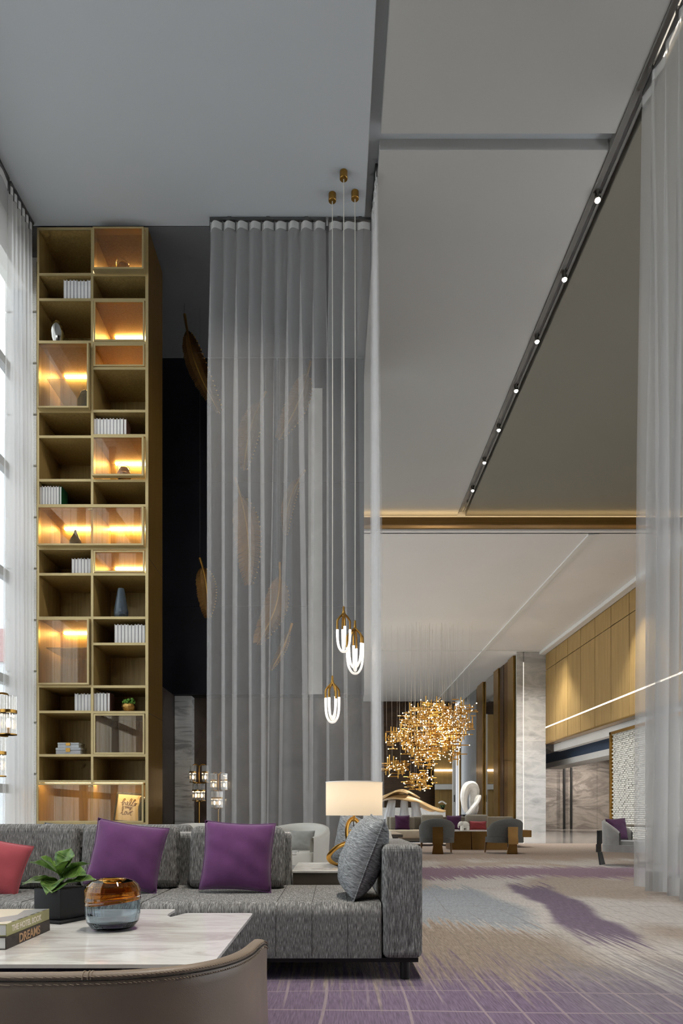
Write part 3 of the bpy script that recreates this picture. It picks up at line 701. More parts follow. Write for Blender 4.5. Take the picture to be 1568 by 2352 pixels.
# ---- ornaments
def lathe_thing(name, c, prof, mat_, label, cat, n=28, sx=1, sy=1):
    o = MB().lathe(prof, (0, 0, 0), n, sx, sy).build(name, mat_, None); o.location = c; return tag(o, label, cat)
s1 = K
vs_ = Vector((bx(124)*1.0, D+0.115, fl(785)))
SVP = [(0.0, 0), (0.05, 0), (0.085, 0.06), (0.1, 0.13), (0.095, 0.18), (0.07, 0.235), (0.035, 0.268), (0.03, 0.268), (0.06, 0.235), (0.08, 0.18), (0.0, 0.05)]
o = lathe_thing('silver_vase', vs_, [(r_, z_*1.25) for r_, z_ in SVP], 'silver', 'egg-shaped polished silver vase in an open cubby', 'vase')
MB().lathe([(0.03, 0.328), (0.036, 0.337), (0.03, 0.344)], vs_, 20).build('rim', 'brass', o)
def swirl_ornament(name, c, s, label):
    o = thing(name, c, label, 'ornament'); c = Vector(c)
    MB().lathe([(0.0, 0), (0.08*s, 0), (0.1*s, 0.04*s), (0.095*s, 0.1*s), (0.06*s, 0.17*s), (0.0, 0.2*s)], c, 24).build('dome', 'clear_amber', o)
    MB().lathe([(0.0, 0.004), (0.06*s, 0.004), (0.075*s, 0.04*s), (0.05*s, 0.09*s), (0.0, 0.11*s)], c, 20).build('core', 'gold_leafed', o)
    pts = [(c.x+0.085*s*math.cos(a), c.y-0.04*s+0.04*s*math.sin(2*a), c.z+0.12*s+0.1*s*math.sin(a)) for a in [i*math.pi/14 for i in range(15)]]
    MB().tube(pts, 0.006*s, 6).build('loop', 'clear_glass', o)
    return o
swirl_ornament('glass_ornament', (bx(281)*1.0, D+0.06, fl(631)), 1.0, 'clear glass ornament with gold swirl in the topmost case')
swirl_ornament('glass_ornament', (bx(279), D+0.12, fl(1104)+0.05), 0.95, 'amber glass dome ornament in the upper middle case')
lathe_thing('dark_vase', (bx(189), D+0.12, fl(945)), [(0, 0), (0.08, 0), (0.105, 0.06), (0.1, 0.2), (0.07, 0.3), (0.03, 0.34), (0.0, 0.345)], 'blue_glass', 'dark domed glass vase behind the upper left pane', 'vase')
lathe_thing('teardrop_vase', (bx(167), D+0.1, fl(1260)), [(0, 0), (0.05, 0), (0.085, 0.06), (0.08, 0.12), (0.03, 0.22), (0.012, 0.28), (0.0, 0.285)], 'blue_glass', 'smoky teardrop glass vase inside the double-width case', 'vase')
o = lathe_thing('blue_vase', (bx(272), D+0.115, fl(1419)), [(0, 0), (0.06, 0), (0.092, 0.03), (0.1, 0.075), (0.078, 0.22), (0.055, 0.36), (0.044, 0.42), (0.038, 0.42), (0.05, 0.36), (0.07, 0.22), (0.085, 0.08), (0, 0.03)], 'blue_glass', 'tall tapering blue-grey glass vase in an open cubby', 'vase')
# moss pot
c_ = Vector((bx(290), D+0.115, fl(1636)))
o = thing('moss_pot', c_, 'round gold pot topped with bright green moss', 'plant')
pb = MB().lathe([(0, 0), (0.05, 0), (0.08, 0.03), (0.095, 0.07), (0.085, 0.11), (0.06, 0.12), (0, 0.12)], c_, 14); rnd = random.Random(3)
pb.v = [(c_.x+(v[0]-c_.x)*rnd.uniform(0.88, 1.1), c_.y+(v[1]-c_.y)*rnd.uniform(0.88, 1.1), v[2]) for v in pb.v]; pb.build('pot', 'gold_leafed', o, sharp=0.2)
mo = MB()
for i in range(46):
    a = rnd.uniform(0, 6.28); r_ = 0.085*math.sqrt(rnd.random()); mo.ball((c_.x+r_*math.cos(a), c_.y+r_*math.sin(a), c_.z+0.125+rnd.uniform(0, 0.05)), rnd.uniform(0.014, 0.024), 7, 5)
mo.build('moss', 'moss', o)['kind'] = 'stuff'
# two boxes
def keepsake(x0, x1, z0, h, label):
    o = thing('keepsake_box', ((x0+x1)/2, D+0.2, z0), label, 'box', 'grey keepsake boxes')
    MB().box(x0, x1, D+0.08, D+0.30, z0, z0+h*0.62, 0.004, 1).build('body', 'box_grey', o)
    MB().box(x0-0.002, x1+0.002, D+0.078, D+0.302, z0+h*0.64, z0+h, 0.004, 1).build('lid', 'box_grey', o)
    xm = (x0+x1)/2; MB().box(xm-0.03, xm+0.03, D+0.068, D+0.082, z0+h*0.4, z0+h*0.95).build('clasp', 'brass', o)
keepsake(bx(122.5), bx(180), fl(1735), 0.095, 'lower and wider of two stacked pale grey boxes with gold clasp')
keepsake(bx(127), bx(176), fl(1735)+0.095, 0.072, 'upper and smaller of two stacked pale grey boxes with gold clasp')
# framed lettering
zb = fl(1892)+0.0
fr_ = thing('picture_frame', (bx(284), D+0.12, zb), 'leaning black frame with gold script reading hello my love', 'picture')
mb = MB(); w2, h2, b2 = 0.185, 0.425, 0.022
mb.box(-w2, w2, -0.012, 0.012, 0, b2).box(-w2, w2, -0.012, 0.012, h2-b2, h2).box(-w2, -w2+b2, -0.012, 0.012, b2, h2-b2).box(w2-b2, w2, -0.012, 0.012, b2, h2-b2)
T_ = Matrix.Rotation(math.radians(4), 4, 'Y') @ Matrix.Rotation(-0.22, 4, 'X')
mb.xf(T_).build('frame', 'frame_black', fr_, local=True)
MB().box(-w2+b2, w2-b2, -0.002, 0.006, b2, h2-b2).xf(T_).build('paper', 'page', fr_, local=True)
STR = [[(400,710),(440,715),(500,660),(545,600),(530,580),(490,610),(455,700),(452,795),(470,800),(490,730),(525,695),(548,720),(545,770),(575,785),(620,740),(640,690),(615,675),(595,720),(605,780),(640,795),(680,760),(725,680),(762,600),(755,570),(720,590),(680,690),(690,770),(735,785),(800,690),(865,620),(870,590),(840,600),(780,690),(755,770),(780,805),(830,790),(870,750),(880,710),(850,710),(825,750),(835,795),(870,785),(890,730),(930,715)],
       [(525,820),(555,850),(547,905),(570,850),(592,835),(602,895),(620,850),(640,845),(645,900),(668,850),(682,890),(720,850),(738,850),(715,920),(690,950),(680,930),(720,890),(780,860)],
       [(385,1075),(430,1040),(480,920),(490,850),(460,850),(445,950),(445,1080),(470,1115),(512,1080)], [(560,995),(515,1050),(527,1105),(570,1075),(575,1010),(545,990),(595,1005),(610,1060),(632,1100),(665,1040),(682,1000)],
       [(690,1050),(732,1015),(722,990),(695,1040),(702,1105),(745,1105)], [(742,1000),(770,972),(798,985)]]
lt = MB()
for st_ in STR:
    q = []
    for (a, b) in st_:
        v = (b-430)/870; u = (a-(325-115*v))/748; q.append(((-w2+b2)+u*(2*w2-2*b2), -0.004, (h2-b2)-v*(h2-2*b2)))
    lt.tube(smooth_path(q, 4), 0.0042, 5)
lt.xf(T_).build('lettering', 'letter_gold', fr_, local=True)
for i, (x_, w_) in enumerate(((317.5, 'nearer the frame'), (325.5, 'at the case edge'))):
    c_ = Vector((bx(x_), D+0.10+0.05*i, zb)); b0 = thing('swing_bottle', c_, f'blue glass swing-top bottle {w_}', 'bottle', 'blue swing-top bottles')
    MB().lathe([(0, 0), (0.028, 0), (0.03, 0.02), (0.03, 0.2), (0.024, 0.235), (0.013, 0.26), (0.013, 0.31), (0, 0.31)], c_, 16).build('body', 'blue_glass', b0)
    MB().lathe([(0, 0.312), (0.018, 0.312), (0.02, 0.335), (0.012, 0.35), (0, 0.352)], c_, 12).build('stopper', 'silver', b0)
    MB().tube([c_+Vector((0.03*math.cos(a), -0.01, 0.32+0.05*math.sin(a))) for a in [j*math.pi/8 for j in range(9)]], 0.0025, 5).tube([c_+Vector((-0.03, -0.01, 0.25)), c_+Vector((0.012, -0.014, 0.30))], 0.0025, 5).build('bail_wire', 'brass', b0)

# ------------------------------------------------------------------ feathers on the navy wall
def feather(label, x0, y0, x1, y1, wpx, cut=0.14, bend=0.06, seed=0):
    YF_ = 10.75+0.1*seed; a = px(x0, y0, YF_); b = px(x1, y1, YF_); ax = (b-a); Ln = ax.length; ax.normalize(); sd = Vector((ax.z, 0, -ax.x)); w = wpx/FP*YF_/2
    o = thing('gold_feather', a, label, 'wall ornament', 'gold feathers on the navy wall'); rnd = random.Random(seed)
    sp = lambda t: a + ax*(Ln*t) + sd*(bend*Ln*math.sin(math.pi*t)) + Vector((0, -0.05*math.sin(math.pi*t), 0))
    MB().tube([sp(i/20) for i in range(21)], [0.022-0.016*i/20 for i in range(21)], 6).build('shaft', 'brass', o)
    MB().tube([a, (a.x, a.y, ZC+0.01)], 0.002, 4).build('wire', 'rail_metal', o)
    wd = lambda t: w*max(0.03, math.sin(math.pi*min(1, max(0, (t-cut)/(1-cut)))**0.75))**0.6 if t > cut else 0
    n = 46
    for side in (-1, 1):
        mb = MB()
        for i in range(n):
            t = cut+(1-cut)*(i+0.5)/n*0.97; p = sp(t); q = sp(min(1, t+0.06)) + sd*side*wd(t)*rnd.uniform(0.9, 1.03) + Vector((0, -0.05, 0)); hw = ax*(Ln*(1-cut)/n*0.46)
            mid = (p+q)/2+Vector((0, 0.02, 0))
            mb.add([p-hw, p+hw, mid+hw, q+hw*0.8, q-hw*0.8, mid-hw], [(0, 1, 2, 5), (5, 2, 3, 4)])
        f = mb.build('vane', 'bronze', o, sharp=None); md = f.modifiers.new('thickness', 'SOLIDIFY'); md.thickness = 0.006
    bd = MB()
    for i in range(18):
        t = cut+0.03+(1-cut)*i/18*0.94; bd.ball(sp(min(1, t+0.06))-sd*wd(t)+Vector((0, -0.055, 0)), 0.012, 6, 4)
    bd.build('bead_edge', 'brass', o)
feather('large gold metal feather left of the sheer curtain top', 424, 722, 505, 950, 46, seed=1)
feather('small gold metal feather low beside the curtain edge', 459, 1282, 478, 1420, 46, bend=-0.05, seed=2)
feather('gold feather seen behind the curtain at mid height', 540, 1098, 572, 1345, 62, bend=-0.05, seed=3)
feather('beaded gold feather behind the curtain, lowest but one', 642, 1292, 590, 1480, 56, bend=-0.10, seed=4)
feather('highest gold feather behind the curtain folds', 712, 830, 640, 1010, 52, bend=-0.06, seed=5)
feather('lowest slim gold feather behind the curtain', 670, 1432, 622, 1540, 18, bend=-0.05, seed=6)
feather('dark tipped gold feather behind the curtain centre', 610, 900, 560, 1080, 50, bend=0.05, seed=7)
feather('gold feather behind the curtain near the pale panel', 700, 1080, 655, 1230, 30, bend=0.08, seed=8)

# ------------------------------------------------------------------ pendants
def pendant(xc, ytop, ybot, xcan, ycan, Y, label, loops, rot0, seed):
    X_ = pX(xcan, Y); zt, zb_ = pZ(ytop, Y), pZ(ybot, Y); H = zt-zb_; rnd = random.Random(seed)
    o = thing('pendant_lamp', (X_, Y, zb_), label, 'pendant lamp', 'tube pendant lamps')
    MB().lathe([(0, 0), (0.045, 0), (0.05, -0.004), (0.05, -0.09), (0.045, -0.095), (0, -0.095)], (X_, Y, ZC), 20).build('canopy', 'brass', o)
    MB().tube([(X_, Y, ZC-0.09), (X_+0.003, Y, (ZC+zt)/2), (X_, Y, zt)], 0.006, 6).build('cord', 'cord_white', o)
    MB().lathe([(0.006, 0.03), (0.014, 0.02), (0.016, -0.06), (0.024, -0.10)], (X_, Y, zt), 12).build('stem', 'brass', o)
    for i in range(loops):
        an = rot0+math.pi*i/loops; dx, dy = math.cos(an), math.sin(an); R_ = H*0.155*rnd.uniform(0.95, 1.05); zb2 = zb_+H*0.06*i
        side = lambda s, r_, z: Vector((X_+s*dx*r_, Y+s*dy*r_, z))
        zj = [zt-H*(0.45+0.06*rnd.uniform(-1, 1)) for _ in (0, 1)]
        for s, z_ in zip((-1, 1), zj):
            MB().tube(smooth_path([side(s, 0.006, zt-H*0.06), side(s, 0.012, zt-H*0.12), side(s, R_*0.62, zt-H*0.20), side(s, R_*0.97, zt-H*0.28), side(s, R_, zt-H*0.36), side(s, R_, z_)], 4), 0.0135, 8).build('arm', 'brass', o)
        pts = [side(-1, R_, zj[0]), side(-1, R_*0.97, zb2+H*0.30), side(-1, R_*0.80, zb2+H*0.13), side(-1, R_*0.42, zb2+H*0.025), side(0, 0, zb2), side(1, R_*0.42, zb2+H*0.025), side(1, R_*0.80, zb2+H*0.13), side(1, R_*0.97, zb2+H*0.30), side(1, R_, zj[1])]
        MB().tube(smooth_path(pts, 4), 0.0155, 8).build('light_tube', 'tube_light', o)
pendant(789, 1398, 1497, 789, 392, 8.62, 'brass tube pendant lamp hanging highest of the three', 2, 0.15, 1)
pendant(815, 1430, 1547, 815, 436, 8.90, 'brass tube pendant lamp at middle height with three light loops', 3, 0.3, 2)
pendant(763, 1557, 1659, 763, 441, 8.93, 'brass tube pendant lamp hanging lowest of the three', 3, 0.05, 3)

# ------------------------------------------------------------------ track spotlights
for i, (x_, y_) in enumerate(((1372, 460), (1296, 642), (1233, 785), (1185, 898), (1145, 988), (1112, 1063), (1085, 1127))):
    Yt = (ZC-0.10-EYE)*FP/(VY-y_); X_ = pX(x_, Yt); zc = ZC-0.10
    o = thing('track_spotlight', (X_, Yt, zc), ['nearest', 'second', 'third', 'fourth', 'fifth', 'sixth', 'farthest'][i] + ' lit spotlight ' + ('' if i in (0, 6) else 'from the curtain ') + 'in the ceiling slot track', 'spotlight', 'ceiling slot spotlights')
    MB().lathe([(0, 0.13), (0.032, 0.13), (0.036, 0.12), (0.040, 0.02), (0.044, 0.0), (0.036, 0.0), (0.032, 0.03), (0, 0.03)], (X_, Yt, zc), 16).build('housing', 'silver', o)
    MB().ball((X_, Yt, zc+0.004), 0.035, 12, 8).build('bulb', 'spot_bulb', o)
    MB().box(X_-0.012, X_+0.012, Yt-0.03, Yt+0.03, zc+0.12, zc+0.16).build('track_clip', 'rail_metal', o)
    spot_light('spot_beam', (X_, Yt, zc-0.05), (X_-0.3, Yt-0.6, 0), 220, (1.0, 0.90, 0.78), 1.0, 0.8, 0.04, o)
for i, (Yt, tx, ty) in enumerate(((1.2, -1.2, 2.4), (3.0, -1.0, 4.0), (4.8, 1.8, 4.5), (6.2, -2.6, 9.0))):  # unseen spotlights added in the groove to brighten seating and bookshelf
    X_ = (gx0+gx1)/2; zc = ZC-0.06
    o = thing('track_spotlight', (X_, Yt, zc), 'small added unseen spotlight in the ceiling groove above the main seating', 'spotlight', 'added groove spotlights')
    MB().lathe([(0, 0.16), (0.032, 0.16), (0.036, 0.15), (0.040, 0.02), (0.044, 0.0), (0.036, 0.0), (0.032, 0.03), (0, 0.03)], (X_, Yt, zc), 16).build('housing', 'silver', o)
    MB().ball((X_, Yt, zc+0.004), 0.03, 10, 8).build('bulb', 'spot_bulb', o)
    spot_light('spot_beam', (X_, Yt, zc-0.06), (tx, ty, 0 if i < 3 else 4.0), 900 if i < 3 else 500, (1.0, 0.93, 0.84), 1.0 if i < 3 else 1.2, 0.9, 0.08, o)
# ------------------------------------------------------------------ soft furnishing builders
def pillow_mesh(w, h, t, seed=0, nu=22, wr=0.006, pinch=0.07):
    """pillow in local XZ plane, thickness along Y, bottom edge at z=0"""
    rnd = random.Random(seed); ph = [rnd.uniform(0, 6.28) for _ in range(6)]
    mb = MB()
    def shape(u, v, s):
        a, b = 2*u-1, 2*v-1
        x = a*w/2*(1-pinch*(1-b*b)*abs(a)**1.5); z = b*h/2*(1-pinch*(1-a*a)*abs(b)**1.5)
        th_ = t/2*(max(0, 1-abs(a)**2.6)*max(0, 1-abs(b)**2.6))**0.55
        th_ += wr*math.sin(a*5+ph[0]+b*3)*math.sin(b*6+ph[1])*(1-a*a)*(1-b*b)
        th_ += wr*1.2*math.sin((a+b)*9+ph[2])*(abs(a*b))*(1-a*a)*(1-b*b)*3
        return (x, s*th_, z+h/2)
    mb.grid(lambda u, v: shape(u, v, -1), nu, nu); mb.grid(lambda u, v: shape(u, v, 1), nu, nu)
    return mb
def weld(o, d=0.0005):
    b = bmesh.new(); b.from_mesh(o.data); bmesh.ops.remove_doubles(b, verts=b.verts, dist=d); bmesh.ops.recalc_face_normals(b, faces=b.faces)
    for f in b.faces: f.smooth = True
    b.to_mesh(o.data); b.free(); return o
def pillow(name, label, loc, rot, w, h, t, mat_, seed=0, group=None, cat='pillow', pinch=0.07, wr=0.006):
    o = weld(pillow_mesh(w, h, t, seed, wr=wr, pinch=pinch).build(name, mat_, None, sharp=None), 0.0008)
    o.location = loc; o.rotation_euler = rot
    n = 64; pts = []
    for i in range(n):
        k_ = i/n*4; s_ = int(k_); f = (k_-s_)*2-1
        a, b = [(f, -1), (1, f), (-f, 1), (-1, -f)][s_]
        pts.append((a*w/2*(1-pinch*(1-b*b)*abs(a)**1.5), 0, b*h/2*(1-pinch*(1-a*a)*abs(b)**1.5)+h/2))
    MB().tube(pts, 0.0035, 5, True).build('piping', mat_, o, local=True)
    return tag(o, label, cat, group)

# ------------------------------------------------------------------ main sofa
SY, ZS = 3.67, 0.415
AX0, AX1 = 0.265, 0.48
sofa = thing('sofa', (-1.0, SY+0.5, 0), 'long grey melange fabric sofa with one square arm in front of the bookshelf', 'sofa')
cx = [-2.9, -1.92, -1.045, AX0]
MB().box(-2.9, AX1-0.02, SY+0.02, SY+0.96, 0.095, 0.118).build('base_frame', 'black_metal', sofa)
for x_ in (-2.4, -1.0, 0.39):
    for y_ in (SY+0.05, SY+0.93): MB().lathe([(0, 0), (0.026, 0), (0.026, 0.1), (0, 0.1)], (x_, y_, 0.0), 14).build('leg', 'black_metal', sofa)
def soft_box(x0, x1, y0, y1, z0, z1, r, puff=0.012, nx=10):
    n = 6; pr = [(y0, z0)] + [(y0+r-r*math.cos(a), z1-r+r*math.sin(a)) for a in [math.pi/2*i/n for i in range(n+1)]] + [(y1, z1), (y1, z0)]; m_ = len(pr); e = 0.008; mb = MB()
    def ring(x, k_): return [(x, (y0+y1)/2+(y-(y0+y1)/2)*k_, (z0+z1)/2+(z-(z0+z1)/2)*k_) for y, z in pr]
    vs = ring(x0, 0.985)+ring(x0+e, 1)+ring(x1-e, 1)+ring(x1, 0.985)
    return mb.add(vs, [(j*m_+i, j*m_+(i+1) % m_, (j+1)*m_+(i+1) % m_, (j+1)*m_+i) for j in range(3) for i in range(m_)] + [tuple(range(m_)), tuple(3*m_+i for i in range(m_))])
seats = []
for i in range(3):
    s_ = soft_box(cx[i]+0.004, cx[i+1]-0.004, SY, SY+0.95, 0.12, ZS, 0.065).build('seat', 'sofa_fabric', sofa, sharp=0.6); seats.append(s_)
    n_ = 4
    w_ = cx[i+1]-cx[i]
    xs_ = [cx[i]+w_*(j+1)/(n_) for j in range(n_-1)] if i < 2 else [pX(633, SY), pX(716, SY), pX(798, SY)]
    for x_ in xs_:
        MB().tube([(x_, SY-0.0005, 0.13), (x_, SY-0.0005, ZS-0.065), (x_, SY+0.019, ZS-0.018), (x_, SY+0.065, ZS+0.0005), (x_, SY+0.9, ZS+0.0005)], 0.002, 5).build('stitch_line', 'stitch_grey', s_)
MB().box(AX0+0.002, AX1, SY-0.02, SY+0.97, 0.12, 0.731, 0.035, 4).build('arm', 'sofa_fabric', sofa, sharp=None)
MB().box(-2.9, pX(668, 4.62), SY+0.93, SY+1.10, 0.12, 0.765, 0.03, 3).build('backrest', 'sofa_fabric', sofa, sharp=None)
def cushion(x0, x1, zt, tilt, seed, par, yb=4.60):
    w = x1-x0; h = zt-ZS+0.01; mb = MB().box(-w/2, w/2, -0.085, 0.085, 0, h, 0.05, 4); rnd = random.Random(seed)
    b = bmesh.new()
    mb.v = [(v[0]*(1-0.02*(v[2]/h)), v[1]*(1+0.25*math.cos(math.pi*v[0]/w)*math.sin(math.pi*v[2]/h)), v[2]+0.008*math.cos(math.pi*v[0]/w)) for v in mb.v]
    mb.xf(Matrix.Translation(((x0+x1)/2, yb-0.16, ZS-0.004)) @ Matrix.Rotation(-tilt, 4, 'X'))
    c_ = mb.build('back_cushion', 'sofa_fabric', par, sharp=None)
    return c_
YQ = 4.42
cushion(pX(-130, YQ), pX(181, YQ), 0.822, 0.13, 1, sofa)
cushion(pX(186, YQ), pX(408, YQ), 0.815, 0.13, 2, sofa)
cushion(pX(434, YQ), pX(654, YQ), 0.808, 0.13, 3, sofa)
# pillows on the main sofa
pillow('throw_pillow', 'purple square pillow on the sofa, behind the amber glass vase', (pX(276, 4.13), 4.12, ZS+0.03), (-0.24, 0.15, 0.03), 0.44, 0.41, 0.16, 'pillow_purple', 3, 'purple sofa pillows')
pillow('throw_pillow', 'purple square pillow on the sofa seat nearer the lamp', (pX(540, 4.16), 4.15, ZS+0.012), (-0.22, 0.045, -0.02), 0.44, 0.43, 0.15, 'pillow_purple', 5, 'purple sofa pillows')
pillow('throw_pillow', 'coral red pillow cut off by the left edge of the picture', (pX(-40, 4.12), 4.10, ZS+0.006), (-0.28, 0.22, 0.1), 0.42, 0.34, 0.14, 'pillow_red', 6)
o = pillow('throw_pillow', 'plump grey melange pillow leaning against the sofa arm', (0.085, 3.96, ZS+0.012), (-0.36, 0.06, -1.46), 0.46, 0.485, 0.23, 'pillow_grey', 8, 'grey melange pillows', pinch=0.05)
o = pillow('throw_pillow', 'grey melange pillow behind the brass table lamp', (pX(805, 5.62), 5.62, 0.46), (0.05, 0.30, -0.75), 0.44, 0.43, 0.17, 'pillow_grey', 9, 'grey melange pillows')
pillow('throw_pillow', 'dark grey pillow peeking over the sofa in front of the bookshelf', (pX(122, 6.0), 6.0, 0.47), (-0.75, 0.04, 0.1), 0.36, 0.46, 0.13, 'pillow_grey', 10, 'grey melange pillows')
# ledge between the two sofas and end console
o = thing('sofa_ledge', (-1.5, 5.0, 0), 'narrow white topped ledge between the back to back sofas', 'console')
MB().box(-2.9, -0.32, 4.79, 5.10, 0, 0.745).build('body', 'console_wood', o); MB().box(-2.9, -0.315, 4.785, 5.105, 0.745, 0.765, 0.004, 1).build('top', 'table_marble', o)
o = thing('end_console', (0.0, 5.0, 0), 'low console with white marble top beside the sofa arm under the lamp', 'console')
MB().box(-0.275, 0.46, 4.66, 5.38, 0.0, 0.492).build('body', 'console_wood', o); MB().box(-0.28, 0.465, 4.65, 5.39, 0.492, 0.512, 0.004, 1).build('top', 'table_marble', o)
# second sofa, back to back
sb = thing('sofa', (-1.4, 5.8, 0), 'second grey sofa turned away behind the ledge, only its back cushions showing', 'sofa')
MB().box(-2.9, 0.46, 5.42, 6.35, 0.12, 0.42, 0.05, 3).build('seat', 'sofa_fabric', sb, sharp=None)
MB().box(-2.9, -0.34, 5.12, 5.30, 0.12, 0.75, 0.03, 3).build('backrest', 'sofa_fabric', sb, sharp=None)
for x_ in (-2.6, -1.0, 0.35):
    for y_ in (5.5, 6.25): MB().lathe([(0, 0), (0.026, 0), (0.026, 0.13), (0, 0.13)], (x_, y_, 0), 12).build('leg', 'black_metal', sb)
for a, b in ((pX(60, 5.5), pX(172, 5.5)), (pX(180, 5.5), pX(262, 5.5)), (pX(266, 5.5), pX(447, 5.5))):
    MB().box(a, b, 5.31, 5.50, 0.43, 0.812, 0.05, 4).build('back_cushion', 'sofa_fabric', sb, sharp=None)

# ------------------------------------------------------------------ table lamp on the console
c_ = Vector((pX(813, 5.0), 5.0, 0.512))
tl_ = thing('table_lamp', c_, 'table lamp with cream drum shade and looped brass ribbon base', 'lamp')
RS, z0, z1 = 0.207, pZ(1873, 5.0), pZ(1796, 5.0)
MB().grid(lambda u, v: (c_.x+RS*math.cos(2*math.pi*u), c_.y+RS*math.sin(2*math.pi*u), z0+(z1-z0)*v), 48, 4, cu=True).build('shade', 'lamp_shade', tl_, sharp=1.0)
MB().lathe([(RS+0.002, z1-c_.z-0.006), (RS+0.002, z1-c_.z), (RS-0.004, z1-c_.z), (RS-0.004, z1-c_.z-0.006), (RS+0.002, z1-c_.z-0.006)], c_, 48).build('shade_trim', 'page', tl_)
MB().lathe([(0, z0-c_.z+0.02), (0.008, z0-c_.z+0.02), (0.010, z0-c_.z-0.028), (0, z0-c_.z-0.028)], c_, 12).build('stem', 'brass', tl_)
MB().ball((c_.x, c_.y, (z0+z1)/2-0.04), 0.03, 10, 8).build('bulb', 'bulb_warm', tl_)
point_light('lamp_light', (c_.x, c_.y+0.02, (z0+z1)/2+0.05), 2.6, (1.0, 0.85, 0.64), 0.05, tl_)
# ribbon loops: an upright oval and a tilted ring on the table, one smaller ring
P5 = lambda x, y, dy=0.0: px(x, y, 5.0+dy) if False else Vector((pX(x, 5.0), 5.0+dy, pZ(y, 5.0)))
up_ = smooth_path([P5(811, 1881), P5(801, 1888, -0.02), P5(796, 1905, -0.04), P5(797, 1925, -0.05), P5(802, 1937, -0.05), P5(812, 1942, -0.02), P5(824, 1932, 0.02), P5(828, 1912, 0.03), P5(822, 1889, 0.02)], 5, True)
MB().tube(up_, 0.011, 8, True, flat=(1.5, 0.6)).build('ribbon_loop', 'brass', tl_)
ring = smooth_path([P5(800, 1936, -0.04), P5(775, 1944, -0.10), P5(757, 1960, -0.12), P5(756, 1972, -0.10), P5(768, 1983, -0.05), P5(790, 1988, 0.02), P5(820, 1986, 0.10), P5(850, 1972, 0.14), P5(856, 1955, 0.12), P5(835, 1940, 0.04)], 5, True)
MB().tube(ring, 0.011, 8, True, flat=(1.5, 0.6)).build('ribbon_loop', 'brass', tl_)
r3 = smooth_path([P5(803, 1910, 0.05), P5(809, 1914, 0.02), P5(816, 1935, 0.0), P5(812, 1955, 0.03), P5(804, 1940, 0.06)], 5, True)
MB().tube(r3, 0.008, 8, True, flat=(1.3, 0.6)).build('ribbon_loop', 'brass', tl_)
for x_, dy in ((776, -0.03), (785, 0.02), (820, 0.1)): MB().lathe([(0, 0), (0.008, 0), (0.008, 0.012), (0, 0.012)], (pX(x_, 5.0), 5.0+dy, 0.512), 8).build('foot', 'black_metal', tl_)
MB().tube(smooth_path([P5(811, 1884, 0.01), P5(812, 1895, 0.02), P5(815, 1908, 0.04), P5(822, 1930, 0.08), P5(835, 1985, 0.16)], 4), 0.004, 5).build('cord', 'cord_black', tl_)

# ------------------------------------------------------------------ coffee table and what stands on it
ZT = 0.42
ct = thing('coffee_table', (-1.1, 2.8, 0), 'low white marble coffee table with notched stepped back edge', 'table')
def rounded(pts, rads, n=5):
    out = []
    m_ = len(pts)
    for i, p in enumerate(pts):
        p = Vector((*p, 0)); a = Vector((*pts[i-1], 0)); b = Vector((*pts[(i+1) % m_], 0)); r = rads[i]
        if r == 0: out.append((p.x, p.y)); continue
        pa = p+(a-p).normalized()*r; pb = p+(b-p).normalized()*r
        for j in range(n+1):
            t = j/n; q = pa*(1-t)**2+p*2*t*(1-t)+pb*t*t; out.append((q.x, q.y))
    return out
def yfloor(y, z): return (EYE-z)*FP/(y-VY)
yA, yB_, yF = yfloor(2088, ZT), yfloor(2097, ZT), 2.17
xN = pX(404, yA); xR = -0.385
ol = rounded([(-2.2, yF), (xR, yF), (xR, yB_), (pX(428, yB_), yB_), (pX(392, yfloor(2106, ZT)), yfloor(2106, ZT)), (pX(380, yfloor(2106, ZT)), yfloor(2103, ZT)), (xN, yfloor(2099, ZT)), (xN, yA), (-2.2, yA)],
             [0.05, 0.05, 0.03, 0.02, 0.006, 0.006, 0.006, 0.02, 0.05])
mb = MB().prism(ol, ZT-0.013, ZT); tp_ = mb.build('top', 'table_marble', ct, sharp=0.5)
bv = tp_.modifiers.new('edge', 'BEVEL'); bv.width = 0.005; bv.segments = 2; bv.limit_method = 'ANGLE'
MB().prism([(x*0.95-0.06, 2.8+(y-2.8)*0.86) for x, y in ol], ZT-0.03, ZT-0.0135).build('under_frame', 'black_metal', ct)
for x_, y_ in ((-2.0, 2.35), (-0.75, 2.35), (-2.0, 3.2), (-0.75, 3.2)):
    MB().box(x_-0.03, x_+0.03, y_-0.03, y_+0.03, 0, ZT-0.03, 0.006, 1).build('leg', 'black_metal', ct)
